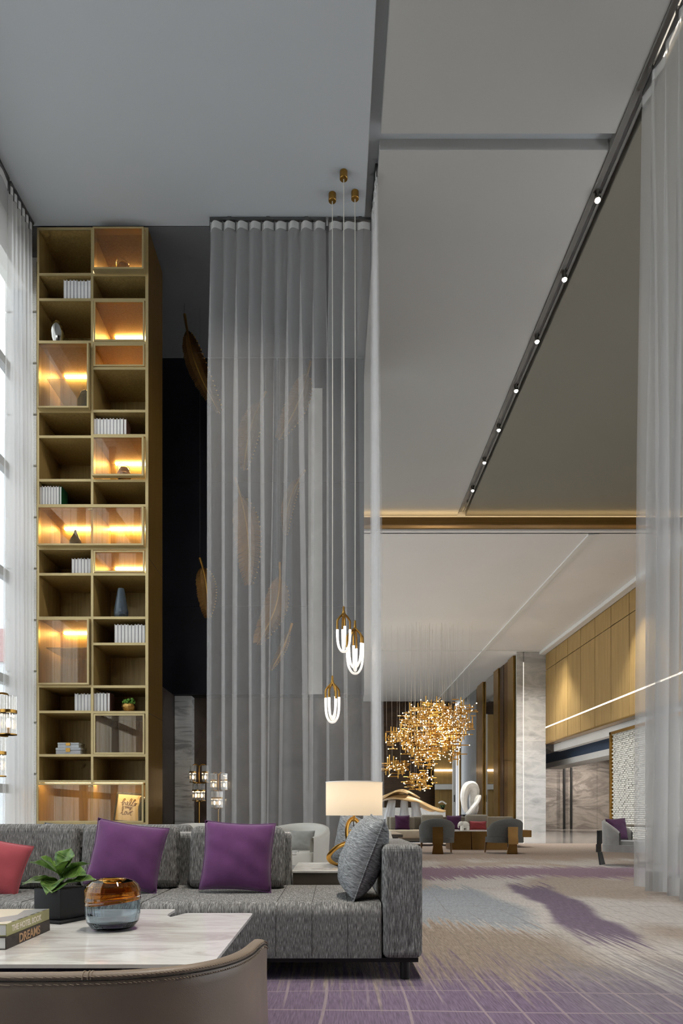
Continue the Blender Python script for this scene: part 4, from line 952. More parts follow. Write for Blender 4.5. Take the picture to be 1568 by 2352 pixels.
# books
def text_mesh(txt, size, extrude=0.0006):
    cu = bpy.data.curves.new('letters', 'FONT'); cu.body = txt; cu.size = size; cu.extrude = extrude; cu.align_x = 'LEFT'; cu.resolution_u = 3; cu.offset = size*0.022
    o = bpy.data.objects.new('letters', cu); COL.objects.link(o); dg = bpy.context.evaluated_depsgraph_get(); dg.update()
    me = bpy.data.meshes.new_from_object(o.evaluated_get(dg)); bpy.data.objects.remove(o); bpy.data.curves.remove(cu); return me
def big_book(label, x1, y0, y1, z0, h, w, cover, lets, lmat, size, rz, start, sx=1.0, top_mat=None):
    o = thing('coffee_table_book', (x1, y0, z0), label, 'book'); T = 0.003
    MB().box(-w, 0, 0, y1-y0, 0, T).box(-w, 0, 0, y1-y0, h-T, h).box(-T, 0, 0, y1-y0, T, h-T).build('cover', cover, o, local=True)
    MB().box(-w+0.004, -T, 0.004, y1-y0-0.004, T, h-T).build('pages', 'page', o, local=True)
    me = text_mesh(lets, size); ob = bpy.data.objects.new('spine_lettering', me); COL.objects.link(ob); ob.parent = o; me.materials.append(M[lmat])
    ob.rotation_euler = (math.pi/2, 0, math.pi/2); ob.location = (0.0004, start, (h-size*0.70)/2); ob.scale = (sx, 1, 1)
    o.rotation_euler = (0, 0, rz)
    return o
yb0, yb1 = 2.40, 2.80
b1 = big_book('thick dark brown book with DREAMS on its spine under another book', pX(14, 2.40), yb0, yb1, ZT, 0.044, 0.34, 'book_dark', 'DREAMS', 'letter_tan', 0.046, 0.03, 0.105, 1.12)
b2_ = big_book('olive spined book titled THE HOTEL BOOK on the marble table', pX(17, 2.42), yb0+0.015, yb1+0.005, ZT+0.0445, 0.043, 0.34, 'book_olive', 'THE HOTEL BOOK', 'letter_pale', 0.031, 0.03, 0.04, 1.02)
m, t, N, L, P = nt('book_print'); mp = mapping(N, L, (9, 7, 1)); vo = N.new('ShaderNodeTexVoronoi'); vo.inputs['Scale'].default_value = 1.0; L.new(mp.outputs[0], vo.inputs['Vector'])
r = ramp(N, L, vo.outputs['Color'], [(0.2, lin((214, 206, 182))), (0.42, lin((150, 150, 148))), (0.6, lin((226, 220, 200))), (0.8, lin((92, 96, 86)))], 'CONSTANT'); L.new(r.outputs[0], P.inputs['Base Color']); P.inputs['Roughness'].default_value = 0.25
MB().box(-0.335, -0.003, 0.003, yb1-yb0-0.013, 0.0430, 0.0434).build('cover_print', 'book_print', b2_, local=True)
mk = MB()
for i in range(6): mk.box(-0.008, -0.0005, 0.05+0.055*i, 0.075+0.055*i+0.01*(i % 2), 0.0433, 0.0437)
mk.build('cover_marks', 'letter_dark', b2_, local=True)
# planter with fiddle leaf plant
pc = Vector((pX(135, 3.05), 3.07, ZT))
po = thing('potted_plant', pc, 'small leafy plant in a square black planter on the marble table', 'plant')
Rz = Matrix.Rotation(math.radians(-24), 4, 'Z')
hw = 0.078
MB().box(-hw-0.02, hw+0.02, -hw-0.02, hw+0.02, 0, 0.014, 0.004, 1).xf(Rz).build('saucer', 'black_ceramic', po, local=True)
mb = MB().box(-hw, hw, -hw, hw, 0.015, 0.148, 0.004, 2); mb.xf(Rz).build('planter', 'black_ceramic', po, local=True)
MB().box(-hw+0.01, hw-0.01, -hw+0.01, hw-0.01, 0.146, 0.1505).xf(Rz).build('soil', 'soil', po, local=True)
def leaf(p0, d, ln, wd, roll, droop, name='leaf'):
    d = Vector(d).normalized(); side = d.cross(Vector((0, 0, 1))); side = side.normalized() if side.length > 0.05 else Vector((1, 0, 0))
    nrm = side.cross(d).normalized(); side = (Matrix.Rotation(roll, 3, d) @ side); nrm = (Matrix.Rotation(roll, 3, d) @ nrm); p0 = Vector(p0)
    prof = [0.06, 0.30, 0.55, 0.70, 0.84, 0.98, 1.0, 0.82, 0.42, 0.03]; nv = len(prof); mb = MB()
    def f(u, v):
        k_ = v*(nv-1); i = min(int(k_), nv-2); w = (prof[i]+(prof[i+1]-prof[i])*(k_-i))*wd/2; a = (2*u-1)
        c = p0 + d*(ln*v) + Vector((0, 0, -droop*ln*v*v))
        return c + side*(a*w) + nrm*(abs(a)*w*0.42 + 0.003*math.sin(v*22+a*2)*abs(a))
    mb.grid(f, 9, 16); lf = mb.build(name, 'leaf', po, local=True, sharp=None); lf.data.polygons.foreach_set('use_smooth', [True]*len(lf.data.polygons))
    md = lf.modifiers.new('t', 'SOLIDIFY'); md.thickness = 0.0012
    vn = MB().tube([Vector(f(0.5, v/10))+nrm*0.001 for v in range(11)], [0.0016*(1-v/14) for v in range(11)], 4)
    for v_ in (0.25, 0.42, 0.58, 0.74):
        for s_ in (0, 1): vn.tube([Vector(f(0.5, v_))+nrm*0.0008, Vector(f(0.5+(0.22 if s_ else -0.22), v_+0.07))+nrm*0.0008, Vector(f(0.5+(0.44 if s_ else -0.44), min(1, v_+0.11)))+nrm*0.0008], 0.0008, 4)
    vn.build('vein', 'leaf_vein', lf, local=True)
MB().tube([(0, 0, 0.14), (0.004, 0, 0.18), (0.0, 0.004, 0.215)], 0.007, 6).build('stem', 'stem_green', po, local=True)
ZK = 0.80
LV = [((-0.8, -0.25, 0.75), 0.155, 0.075, 0.3, 0.15, 0.23), ((-0.35, -0.5, 0.9), 0.15, 0.08, -0.5, 0.1, 0.22), ((0.15, 0.3, 1.0), 0.14, 0.09, 0.2, 0.1, 0.24), ((0.4, -0.35, 0.9), 0.14, 0.085, 0.5, 0.2, 0.22), ((0.8, 0.1, 0.75), 0.16, 0.075, -0.2, 0.2, 0.22),
      ((0.85, -0.35, 0.62), 0.17, 0.08, 0.6, 0.25, 0.19), ((-0.95, -0.4, 0.45), 0.17, 0.095, 0.1, 0.35, 0.18), ((-0.15, -0.9, 0.5), 0.12, 0.095, 0.1, 0.75, 0.18), ((-0.95, -0.1, 0.10), 0.17, 0.07, 0.0, 0.05, 0.165), ((0.95, 0.0, 0.14), 0.165, 0.075, 0.2, 0.0, 0.165),
      ((0.05, -1.0, 0.1), 0.11, 0.11, 0.0, 0.35, 0.165), ((-0.3, 0.7, 0.85), 0.13, 0.08, 0.0, 0.1, 0.22), ((0.55, 0.55, 0.5), 0.13, 0.08, 0.0, 0.2, 0.20)]
for d, ln, wd, ro, dr, z_ in LV: leaf((0, 0, 0.16+(z_-0.16)*0.6), (d[0], d[1], d[2]*0.72), ln*0.98, wd*1.15, ro, dr)
# amber and smoke glass vase
vc = Vector((pX(259, 2.83), 2.83, ZT+0.001))
va = thing('glass_vase', vc, 'squat rounded glass vase, amber above and smoky grey below', 'vase')
def tilted(mb, lo):   # shear the junction a little, as the seam is slanted
    return mb
prof_o = [(0.0, 0.0), (0.06, 0.0), (0.085, 0.008), (0.103, 0.032), (0.110, 0.065), (0.1115, 0.11)]
prof_i = [(0.1075, 0.11), (0.106, 0.066), (0.099, 0.036), (0.08, 0.016), (0.05, 0.011), (0.0, 0.010)]
def slant(mb, z_ref, amt):
    mb.v = [(v[0], v[1], v[2] + (amt*(v[0]-vc.x)/0.11 if abs(v[2]-vc.z-z_ref) < 0.012 else 0)) for v in mb.v]; return mb
slant(MB().lathe(prof_o+prof_i, vc, 48), 0.11, 0.012).build('lower_bowl', 'smoke_glass', va, sharp=None)
up_o = [(0.1115, 0.1105), (0.1135, 0.116), (0.111, 0.122), (0.1135, 0.128), (0.1115, 0.135), (0.112, 0.16), (0.104, 0.182), (0.085, 0.200), (0.055, 0.2085), (0.048, 0.207), (0.046, 0.202)]
up_i = [(0.05, 0.199), (0.082, 0.194), (0.098, 0.178), (0.1065, 0.158), (0.1075, 0.135), (0.1075, 0.1105), (0.1115, 0.1105)]
slant(MB().lathe(up_o+up_i, vc, 48), 0.118, 0.012).build('upper_dome', 'amber_glass', va, sharp=None)

# ------------------------------------------------------------------ leather tub chair in the foreground
lc_ = thing('tub_chair', (-0.60, 1.72, 0), 'taupe leather tub chair back with stitched rim in the foreground', 'chair')
AXc, AYc, Aw, Ab = -0.70, 1.74, 0.52, 0.46
def shell(t):
    """t in -1..1 along the shell; superellipse plan, open towards +Y"""
    a = -math.pi/2 + t*math.radians(128); ex = 0.55
    cx_, sy_ = math.cos(a), math.sin(a)
    x = Aw*math.copysign(abs(cx_)**ex, cx_); y = Ab*math.copysign(abs(sy_)**ex, sy_) if sy_ < 0 else 0.42*math.copysign(abs(sy_)**ex, sy_)
    return x, y
def rimz(y): 
    k_ = max(0, (y+0.46)/0.46); return 0.598-0.020*min(k_, 1)**2-0.13*max(0, k_-1)**1.3
prof_c = [(0.0, 0.10), (0.0, 0.40), (0.0, -0.045), (0.004, -0.018), (0.014, -0.004), (0.032, 0.0), (0.05, -0.004), (0.058, -0.02), (0.06, -0.06), (0.06, 0.42), (0.05, 0.30)]
def shellpt(t, k_):
    x, y = shell(t); x2, y2 = shell(t+0.002); x1_, y1_ = shell(t-0.002); tx, ty = x2-x1_, y2-y1_; l_ = math.hypot(tx, ty) or 1; nx, ny = -ty/l_, tx/l_
    ins, dz = k_; zr = rimz(y)
    z = dz if dz > 0.09 else zr+dz
    low = 0.93 if (dz == 0.10) else 1.0
    return Vector((AXc+(x+nx*ins)*low, AYc+(y+ny*ins)*low, z))
PC = [(0.0, 0.10), (-0.004, 0.30), (0.0, 0.45), (0.0, -0.040), (0.0, -0.016), (0.002, -0.0135), (0.0, -0.011), (0.002, -0.005), (0.007, -0.001), (0.016, 0.0), (0.024, -0.001), (0.030, -0.006), (0.033, -0.03), (0.034, 0.40), (0.034, 0.30)]
mb = MB(); nt_ = 97
mb.grid(lambda u, v: shellpt(-1+2*u, PC[round(v*(len(PC)-1))]), nt_, len(PC)); mb.build('shell', 'leather', lc_, sharp=None).data.polygons.foreach_set('use_smooth', [True]*len(mb.f))
MB().tube([shellpt(-1+2*i/120, (-0.0005, -0.0135)) for i in range(121)], 0.0016, 5).build('seam', 'seam_dark', lc_)
stt = MB()
for dz, ins in ((-0.0065, 0.0), (-0.0205, -0.001)):
    i = -0.8
    while i < 0.8:
        stt.tube([shellpt(i, (ins, dz+0.0008)), shellpt(i+0.0035, (ins-0.0012, dz)), shellpt(i+0.0068, (ins, dz-0.0012))], 0.0012, 5); i += 0.0098
stt.build('stitching', 'leather_stitch', lc_)['kind'] = 'stuff'
wl = MB()
for t_ in (0.10, 0.108, 0.113): wl.tube([shellpt(t_, q) for q in ((-0.001, -0.012), (0.001, -0.004), (0.008, 0.0005), (0.018, 0.0008), (0.028, -0.002))], 0.0012, 5)
wl.build('rim_welt', 'leather_stitch', lc_)['kind'] = 'stuff'
MB().box(AXc-0.34, AXc+0.34, AYc-0.38, AYc+0.34, 0.24, 0.42, 0.06, 4).build('seat', 'leather', lc_)
for x_ in (-0.26, 0.26):
    for y_ in (-0.26, 0.22): MB().lathe([(0, 0), (0.014, 0), (0.022, 0.24), (0, 0.24)], (AXc+x_, AYc+y_, 0), 12).build('leg', 'wood_leg', lc_)

# ------------------------------------------------------------------ cream armchairs, side table behind the sofas
def cream_chair(label, x_, y_, rz):
    o = thing('cream_armchair', (0, 0, 0), label, 'armchair', 'cream leather armchairs')
    def f(u, v):
        a = math.radians(-35)+u*math.radians(250); r_ = 0.40; co, si = math.cos(a), math.sin(a)
        back = 0.5+0.5*math.sin(a)          # 1 at the back (+Y)
        top = 0.56+0.225*back**0.8
        pr = [(0.0, 0.2), (0.0, top*0.6), (-0.005, top-0.02), (0.03, top), (0.07, top-0.02), (0.08, top*0.6), (0.08, 0.3)]
        k_ = v*(len(pr)-1); i = min(int(k_), len(pr)-2); w = k_-i; ins = pr[i][0]*(1-w)+pr[i+1][0]*w; z = pr[i][1]*(1-w)+pr[i+1][1]*w
        lean = 1+0.10*(z-0.2)
        return (co*(r_-ins)*lean, si*(r_-ins)*lean, z)
    mb = MB(); mb.grid(f, 40, 14); mb.build('shell', 'cream_leather', o, sharp=None).data.polygons.foreach_set('use_smooth', [True]*len(mb.f))
    MB().lathe([(0, 0.2), (0.33, 0.2), (0.36, 0.23), (0.36, 0.40), (0.34, 0.44), (0.28, 0.455), (0, 0.46)], (0, -0.04, 0), 32).build('seat', 'cream_leather', o)
    MB().lathe([(0, 0), (0.24, 0), (0.25, 0.03), (0.1, 0.05), (0.1, 0.2), (0, 0.2)], (0, 0, 0), 24).build('base', 'black_metal', o)
    o.location = (x_, y_, 0); o.rotation_euler = (0, 0, rz); return o
cream_chair('cream leather tub armchair with a grey cushion near the curtain', pX(676, 8.15), 8.20, -0.35)
cream_chair('cream leather armchair rim showing above the sofa back in front of the marble strip', pX(452, 8.0), 8.1, 0.2)
pillow('lumbar_cushion', 'small light grey cushion on the cream armchair', (pX(692, 8.10), 8.10, 0.462), (-0.3, 0.0, -0.15), 0.30, 0.24, 0.11, 'velvet_grey', 12, None, 'cushion')
o = thing('side_table', (pX(655, 7.2), 7.2, 0), 'white marble side table corner between sofa and cream armchair', 'table')
MB().box(pX(655, 7.0)-0.35, pX(683, 7.0), 6.85, 7.4, 0.478, 0.50, 0.006, 1).build('top', 'table_marble', o); MB().lathe([(0, 0), (0.16, 0), (0.16, 0.015), (0.03, 0.03), (0.03, 0.478), (0, 0.478)], (pX(650, 7.0)-0.1, 7.12, 0), 20).build('pedestal', 'black_metal', o)

# ------------------------------------------------------------------ brass floor lamps with ribbed glass shades
def floor_lamp(label, x_, y_, h, rz=0.0, energy=6):
    o = thing('floor_lamp', (0, 0, 0), label, 'floor lamp', 'brass floor lamps with ribbed glass'); 
    MB().lathe([(0, 0), (0.15, 0), (0.15, 0.02), (0.02, 0.035), (0.011, 0.05), (0.011, h-0.04), (0.016, h-0.02), (0, h)], (0, 0, 0), 24).build('pole', 'brass', o)
    for i, (dx, dy, zt) in enumerate(((-0.105, 0.02, h), (0.105, 0.02, h), (-0.05, -0.045, h-0.32), (0.05, -0.045, h-0.32))):
        H = 0.30; R_ = 0.05; ar = MB()
        ar.tube(smooth_path([(0, 0, zt-0.05), (dx*0.4, dy*0.4, zt+0.005), (dx*0.9, dy*0.9, zt+0.004), (dx, dy, zt-0.01)], 4), 0.008, 6)
        ar.build('arm', 'brass', o); MB().tube([(0, 0, zt-H-0.012), (dx, dy, zt-H-0.012)], 0.010, 6).build('lower_arm', 'brass', o)
        sh = MB(); n = 16
        for k_ in range(n):
            a = 2*math.pi*k_/n; sh.cyl((dx+R_*math.cos(a), dy+R_*math.sin(a), zt-H), (dx+R_*math.cos(a), dy+R_*math.sin(a), zt-0.01), 0.0095, None, 6)
        s_ = sh.build('glass_shade', 'tube_glass', o)
        for za in (zt-H-0.006, zt-H*0.47):
            MB().lathe([(R_+0.011, za-zt), (R_+0.013, za-zt), (R_+0.013, za-zt+(0.008 if za < zt-H else 0.024)), (R_+0.011, za-zt+(0.008 if za < zt-H else 0.024)), (R_+0.011, za-zt)], (dx, dy, zt), 24).build('band', 'brass', s_)
        MB().lathe([(0, -H), (R_+0.01, -H), (R_+0.01, -H-0.006), (0, -H-0.006)], (dx, dy, zt), 20).build('cup', 'brass', s_)
        MB().lathe([(0, 0), (0.012, 0), (0.012, 0.05), (0, 0.05)], (dx, dy, zt-H), 10).build('socket', 'brass', s_)
        MB().ball((dx, dy, zt-H+0.085), (0.017, 0.017, 0.036), 10, 8).build('bulb', 'bulb_warm', s_)
        point_light('bulb_light', (dx, dy, zt-H+0.16), energy/8, WARM, 0.02, o)
    o.location = (x_, y_, 0); o.rotation_euler = (0, 0, rz); return o
floor_lamp('brass floor lamp with ribbed glass shades at the left edge by the window', pX(-17, 5.15), 5.15, 1.80, 0.1, 10)
floor_lamp('brass floor lamp against the dark stone left of the curtain', pX(457, 11.8), 11.8, 1.74, 0.12, 6)
floor_lamp('brass floor lamp copy standing in for a mirror reflection behind the sheer curtain', pX(501, 12.2), 12.2, 1.62, -0.3, 6)  # second lamp modelled in place of a mirror reflection
# ------------------------------------------------------------------ far lounge
def lounge_chair(label, x_, y_, rz, fab, plate_mat='bronze', span=216):
    """barrel chair facing +Y before rotation; back plate of bent metal at -Y"""
    o = thing('lounge_chair', (0, 0, 0), label, 'chair', 'barrel back lounge chairs')
    def f(u, v):
        a = math.radians(270-span/2)+u*math.radians(span); co, si = math.cos(a), math.sin(a); back = max(0, -si)
        top = 0.50+0.285*(max(0.0, back+0.12)/1.12)**0.55 if back > -0.1 else 0.5
        pr = [(0.0, 0.36), (0.0, top*0.7), (0.0, top-0.03), (0.02, top-0.006), (0.04, top), (0.07, top-0.01), (0.09, top-0.04), (0.10, 0.40), (0.10, 0.36)]
        k_ = v*(len(pr)-1); i = min(int(k_), len(pr)-2); w = k_-i; ins = pr[i][0]*(1-w)+pr[i+1][0]*w; z = pr[i][1]*(1-w)+pr[i+1][1]*w
        ln = 1+0.12*max(0, z-0.36)
        return (co*(0.39-ins)*ln, si*(0.37-ins)*ln, z)
    mb = MB(); mb.grid(f, 44, 17); mb.build('shell', fab, o, sharp=None).data.polygons.foreach_set('use_smooth', [True]*len(mb.f))
    n = 36; ol_ = [(0.385*math.copysign(abs(math.cos(a))**0.6, math.cos(a)), 0.02+0.37*math.copysign(abs(math.sin(a))**0.6, math.sin(a))) for a in [2*math.pi*i/n for i in range(n)]]
    st = MB().prism(ol_, 0.245, 0.365).build('seat_base', fab, o, sharp=0.8)
    MB().prism([(x*0.80, 0.03+y*0.80) for x, y in ol_], 0.365, 0.43).build('seat_cushion', fab, o, sharp=0.8)
    MB().box(-0.115, 0.115, -0.455, -0.435, 0.36, 0.60).build('back_plate', plate_mat, o)
    MB().box(-0.115, 0.115, -0.47, -0.45, 0.22, 0.36).build('back_plate', plate_mat, o)
    mb = MB(); mb.add([(-0.095, -0.45, 0.22), (0.095, -0.45, 0.22), (0.125, -0.41, 0), (-0.125, -0.41, 0), (-0.095, -0.43, 0.22), (0.095, -0.43, 0.22), (0.125, -0.385, 0), (-0.125, -0.385, 0)],
                      [(0,1,2,3),(7,6,5,4),(0,4,5,1),(1,5,6,2),(2,6,7,3),(3,7,4,0)]); mb.build('back_leg', plate_mat, o)
    for x0 in (-0.33, 0.33): MB().tube([(x0, 0.28, 0.25), (x0*1.04, 0.31, 0.0)], [0.028, 0.016], 8).build('leg', 'wood_leg', o)
    o.location = (x_, y_, 0); o.rotation_euler = (0, 0, rz); return o
lounge_chair('charcoal barrel chair in the far lounge, nearer the sheer curtain', pX(1003, 15.4), 15.42, -0.10, 'charcoal_fabric')
lounge_chair('charcoal barrel chair in the far lounge beside the marble pilaster', pX(1159, 15.4), 15.42, 0.16, 'charcoal_fabric')
# taupe sofa
fs_ = thing('sofa', (3.3, 19.5, 0), 'long taupe sofa in the far lounge behind the two charcoal chairs', 'sofa')
X0, X1 = pX(891, 19.3), pX(1176, 19.8)
MB().box(X0, X1, 18.9, 19.85, 0.10, 0.13).build('base_frame', 'black_metal', fs_)
nseg = 3
for i in range(nseg):
    a = X0+(X1-X0)*i/nseg; b = X0+(X1-X0)*(i+1)/nseg; MB().box(a+0.005, b-0.005, 18.85, 19.7, 0.20, 0.435, 0.05, 3).build('seat', 'taupe_seat', fs_)
MB().box(X0, X1, 18.92, 19.85, 0.13, 0.20).build('seat_base', 'taupe_fabric', fs_)
MB().box(X0, X1, 19.70, 19.88, 0.13, 0.80, 0.03, 2).build('backrest', 'taupe_fabric', fs_)
for a, b in ((895, 952), (968, 1018), (1070, 1121)):
    MB().box(pX(a, 19.5), pX(b, 19.5), 19.50, 19.72, 0.43, 0.86 if a != 895 else 0.80, 0.05, 3).build('back_cushion', 'taupe_fabric', fs_)
for x_ in (X0+0.15, X1-0.15, (X0+X1)/2):
    for y_ in (18.98, 19.78): MB().lathe([(0, 0), (0.025, 0), (0.025, 0.1), (0, 0.1)], (x_, y_, 0), 10).build('leg', 'black_metal', fs_)
def far_pillow(label, xc, w, h, mat_, Y=19.35, group=None):
    return pillow('throw_pillow', label, (pX(xc, Y), Y, 0.43), (-0.2, 0, 0), w, h, 0.14, mat_, int(xc), group)
far_pillow('dark plum pillow at the sofa end nearest the curtain', 924, 0.42, 0.42, 'pillow_plum', group='plum lounge pillows')
far_pillow('dark plum pillow between the two charcoal chairs', 1043, 0.42, 0.42, 'pillow_plum', group='plum lounge pillows')
far_pillow('wine red lumbar pillow on the far taupe sofa', 1098, 0.48, 0.25, 'pillow_wine')
# bronze coffee table
ft = thing('coffee_table', (3.6, 17.1, 0), 'bronze coffee table with cream top between the charcoal chairs', 'table')
Xa, Xb, Xm = pX(1036, 16.8), pX(1165, 16.8), pX(1082, 16.8)
for a, b in ((Xa, Xm-0.003), (Xm+0.003, Xb)):
    mb = MB(); mb.add([(a+0.02, 16.8, 0), (b-0.0, 16.8, 0), (b, 17.7, 0), (a+0.02, 17.7, 0), (a, 16.8, 0.455), (b, 16.8, 0.455), (b, 17.7, 0.455), (a, 17.7, 0.455)], [(0,3,2,1),(4,5,6,7),(0,1,5,4),(1,2,6,5),(2,3,7,6),(3,0,4,7)]); mb.build('body', 'bronze', ft)
    MB().box(a-0.02, b, 16.78, 17.72, 0.455, 0.475, 0.004, 1).build('top', 'table_marble', ft)
ce_ = thing('end_table', (5.0, 18.2, 0), 'bronze slab end table jutting out beside the right charcoal chair', 'table')
MB().box(4.3, pX(1220.5, 18.0), 18.0, 18.7, 0.27, 0.452, 0.004, 1).build('slab', 'bronze', ce_); MB().box(4.4, 4.7, 18.1, 18.6, 0, 0.27).build('leg', 'black_metal', ce_)
# creature figurine
fg = thing('elephant_figurine', (pX(1067, 17.05), 17.05, 0.475), 'small white elephant figurine on the bronze coffee table', 'figurine'); c_ = Vector((pX(1067, 17.05), 17.05, 0.475))
mb = MB(); mb.ball(c_+Vector((0, 0, 0.135)), (0.115, 0.085, 0.09), 14, 10).ball(c_+Vector((-0.10, -0.01, 0.165)), (0.06, 0.055, 0.06), 12, 8)
for dx in (-0.07, 0.07):
    for dy in (-0.045, 0.045): mb.tube([c_+Vector((dx, dy, 0)), c_+Vector((dx, dy, 0.1))], [0.036, 0.04], 10)
mb.tube([c_+Vector((-0.14, -0.01, 0.17)), c_+Vector((-0.165, -0.012, 0.11)), c_+Vector((-0.16, -0.012, 0.05))], [0.03, 0.02, 0.012], 8)
el = mb.build('body', 'shell_white', fg, sharp=None); rm = el.modifiers.new('r', 'REMESH'); rm.mode = 'VOXEL'; rm.voxel_size = 0.009; rm.use_smooth_shade = True
for s_ in (-1, 1): MB().ball(c_+Vector((-0.075, s_*0.06, 0.175)), (0.045, 0.012, 0.05), 10, 8).build('ear', 'shell_white', fg)
# small console on the near left of the far lounge, with white cushion
o = thing('dark_console', (1.1, 12.9, 0), 'dark edged low console with cream top behind the grey sofa arm', 'console')
MB().box(pX(868, 12.5), pX(925, 12.5), 12.5, 14.2, 0.455, 0.51).build('edge', 'console_wood', o); MB().box(pX(868, 12.5), pX(924, 12.5), 12.505, 14.2, 0.51, 0.522).build('top', 'taupe_seat', o)
MB().box(pX(868, 12.5)+0.05, pX(925, 12.5)-0.08, 12.6, 14.1, 0, 0.455).build('body', 'black_metal', o)
pillow('lumbar_cushion', 'white cushion tip showing between sofa arm and dark console', (pX(884, 11.9), 11.9, 0.42), (-1.0, 0, 0.1), 0.30, 0.3, 0.1, 'cream_leather', 21, None, 'cushion')
o = thing('daybed', (0.95, 11.8, 0), 'low grey daybed tucked behind the main sofa arm', 'sofa')
MB().box(0.62, 1.12, 11.4, 12.3, 0.12, 0.42, 0.05, 3).build('seat', 'sofa_fabric', o)
for x_ in (0.7, 1.05):
    for y_ in (11.5, 12.2): MB().lathe([(0, 0), (0.02, 0), (0.02, 0.12), (0, 0.12)], (x_, y_, 0), 8).build('leg', 'black_metal', o)
# right hand velvet chair, cushion, dining table with flowers, second chair (seen through the curtain)
ch = lounge_chair('grey velvet barrel chair with purple cushion beside the translucent curtain', pX(1440, 11.7), 11.75, -2.25, 'velvet_grey', 'black_metal', 180)
pillow('throw_pillow', 'plum purple pillow on the grey velvet chair', (pX(1440, 11.7)-0.10, 11.83, 0.435), (-0.15, -0.03, 0.42), 0.46, 0.38, 0.15, 'pillow_plum', 31)
lounge_chair('pale velvet barrel chair seen through the translucent curtain', pX(1560, 10.0), 10.0, 0.9, 'velvet_grey', 'black_metal')
o = thing('round_table', (5.75, 12.2, 0), 'round pedestal table behind the translucent curtain holding flowers', 'table')
MB().lathe([(0, 0), (0.3, 0), (0.3, 0.02), (0.05, 0.05), (0.05, 0.66), (0, 0.66)], (5.75, 12.2, 0), 28).build('pedestal', 'black_metal', o); MB().lathe([(0, 0.66), (0.48, 0.66), (0.5, 0.675), (0.48, 0.69), (0, 0.69)], (5.75, 12.2, 0), 40).build('top', 'taupe_fabric', o)
o = thing('flower_vase', (5.7, 12.0, 0.69), 'clear glass vase of pink flowers behind the translucent curtain', 'vase'); c_ = Vector((5.7, 12.0, 0.69))
MB().lathe([(0, 0), (0.03, 0), (0.045, 0.02), (0.03, 0.14), (0.04, 0.17), (0.036, 0.17), (0.026, 0.14), (0.04, 0.025), (0, 0.01)], c_, 18).build('glass_body', 'vase_glass', o)
for i in range(5):
    a = i*1.256; tip = c_+Vector((0.05*math.cos(a), 0.05*math.sin(a), 0.20+0.02*(i % 2)))
    MB().tube([c_+Vector((0, 0, 0.02)), tip], 0.003, 5).build('flower_stem', 'stem_green', o); MB().ball(tip, (0.026, 0.026, 0.02), 8, 6).build('blossom', 'flower_pink', o)

# ------------------------------------------------------------------ reception end of the hall
rc = thing('reception_counter', (4.0, 40, 0), 'long white marble reception counter at the end of the hall', 'counter')
MB().box(1.0, pX(1008, 40.6), 40.6, 41.2, 0, pZ(1855, 40.6)).build('upper_counter', 'white_gloss', rc); MB().box(1.0, pX(1023, 40), 40, 40.6, 0, pZ(1860, 40)).build('lower_counter', 'white_gloss', rc)
o = thing('orchid_pot', (pX(1016, 40.3), 40.3, pZ(1860, 40)), 'white orchid in a small dark pot on the reception counter', 'plant'); c_ = Vector(o.location)
MB().lathe([(0, 0), (0.08, 0), (0.1, 0.15), (0, 0.15)], c_, 12).build('pot', 'black_ceramic', o)
fo = MB(); rnd = random.Random(5)
for i in range(10): fo.ball(c_+Vector((rnd.uniform(-0.12, 0.12), rnd.uniform(-0.1, 0.1), rnd.uniform(0.16, 0.26))), 0.05, 6, 5)
fo.build('leaves', 'stem_green', o)
fo = MB()
for i in range(9): fo.ball(c_+Vector((-0.2+0.05*i, rnd.uniform(-0.05, 0.05), 0.42+0.07*math.sin(i*0.5))), 0.05, 6, 5)
fo.build('blossoms', 'page', o)
# glass sculpture: amber sheets on clear flared stems
Yg = 24.0
gs = thing('glass_sculpture', (pX(945, Yg), Yg, 0), 'amber and clear blown glass sculpture of wavy sheets on flared stems', 'sculpture')
def sheet(cx_, cy_, rx, ry, amp, ph, tilt, name):
    c = px(cx_, cy_, Yg); k_ = Yg/FP; mb = MB()
    def f(u, v):
        a = 2*math.pi*u; r_ = v*(1+0.18*math.sin(3*a+ph)+0.10*math.sin(5*a+ph*2)); x = math.cos(a)*r_*rx*k_; y = math.sin(a)*r_*0.75
        z = (amp*(math.sin(2.6*math.cos(a)*r_+ph)+0.7*math.sin(3*a+ph)*r_*r_) - ry*k_*r_*r_*0.6 + tilt*math.cos(a)*r_)
        return (c.x+x, c.y+y, c.z+z)
    mb.grid(f, 48, 10, cu=True); s_ = mb.build(name, 'honey_glass', gs, sharp=None); s_.data.polygons.foreach_set('use_smooth', [True]*len(s_.data.polygons)); md = s_.modifiers.new('t', 'SOLIDIFY'); md.thickness = 0.03
sheet(905, 1820, 50, 14, 0.14, 0.4, -0.04, 'upper_sheet'); sheet(938, 1834, 72, 20, 0.13, 2.1, -0.14, 'lower_sheet')
for xc, hw_ in ((900, 12), (928, 11), (952, 12)):
    b = pX(xc, Yg); zt = pZ(1838, Yg); k_ = Yg/FP; lean = -0.25 if xc == 900 else (0.18 if xc == 952 else 0)
    mb = MB().lathe([(0.0, 0.02), (hw_*k_*1.35, 0.02), (hw_*k_*1.4, 0.1), (hw_*k_*1.15, zt*0.45), (hw_*k_*0.85, zt*0.75), (hw_*k_*0.8, zt*0.92), (hw_*k_*0.7, zt)], (b, Yg, 0), 20)
    mb.v = [(v[0]+lean*(1-v[2]/zt)+0.02*math.sin(9*math.atan2(v[1]-Yg, v[0]-b)), v[1], v[2]) for v in mb.v]; mb.build('stem', 'ice_glass', gs, sharp=None)
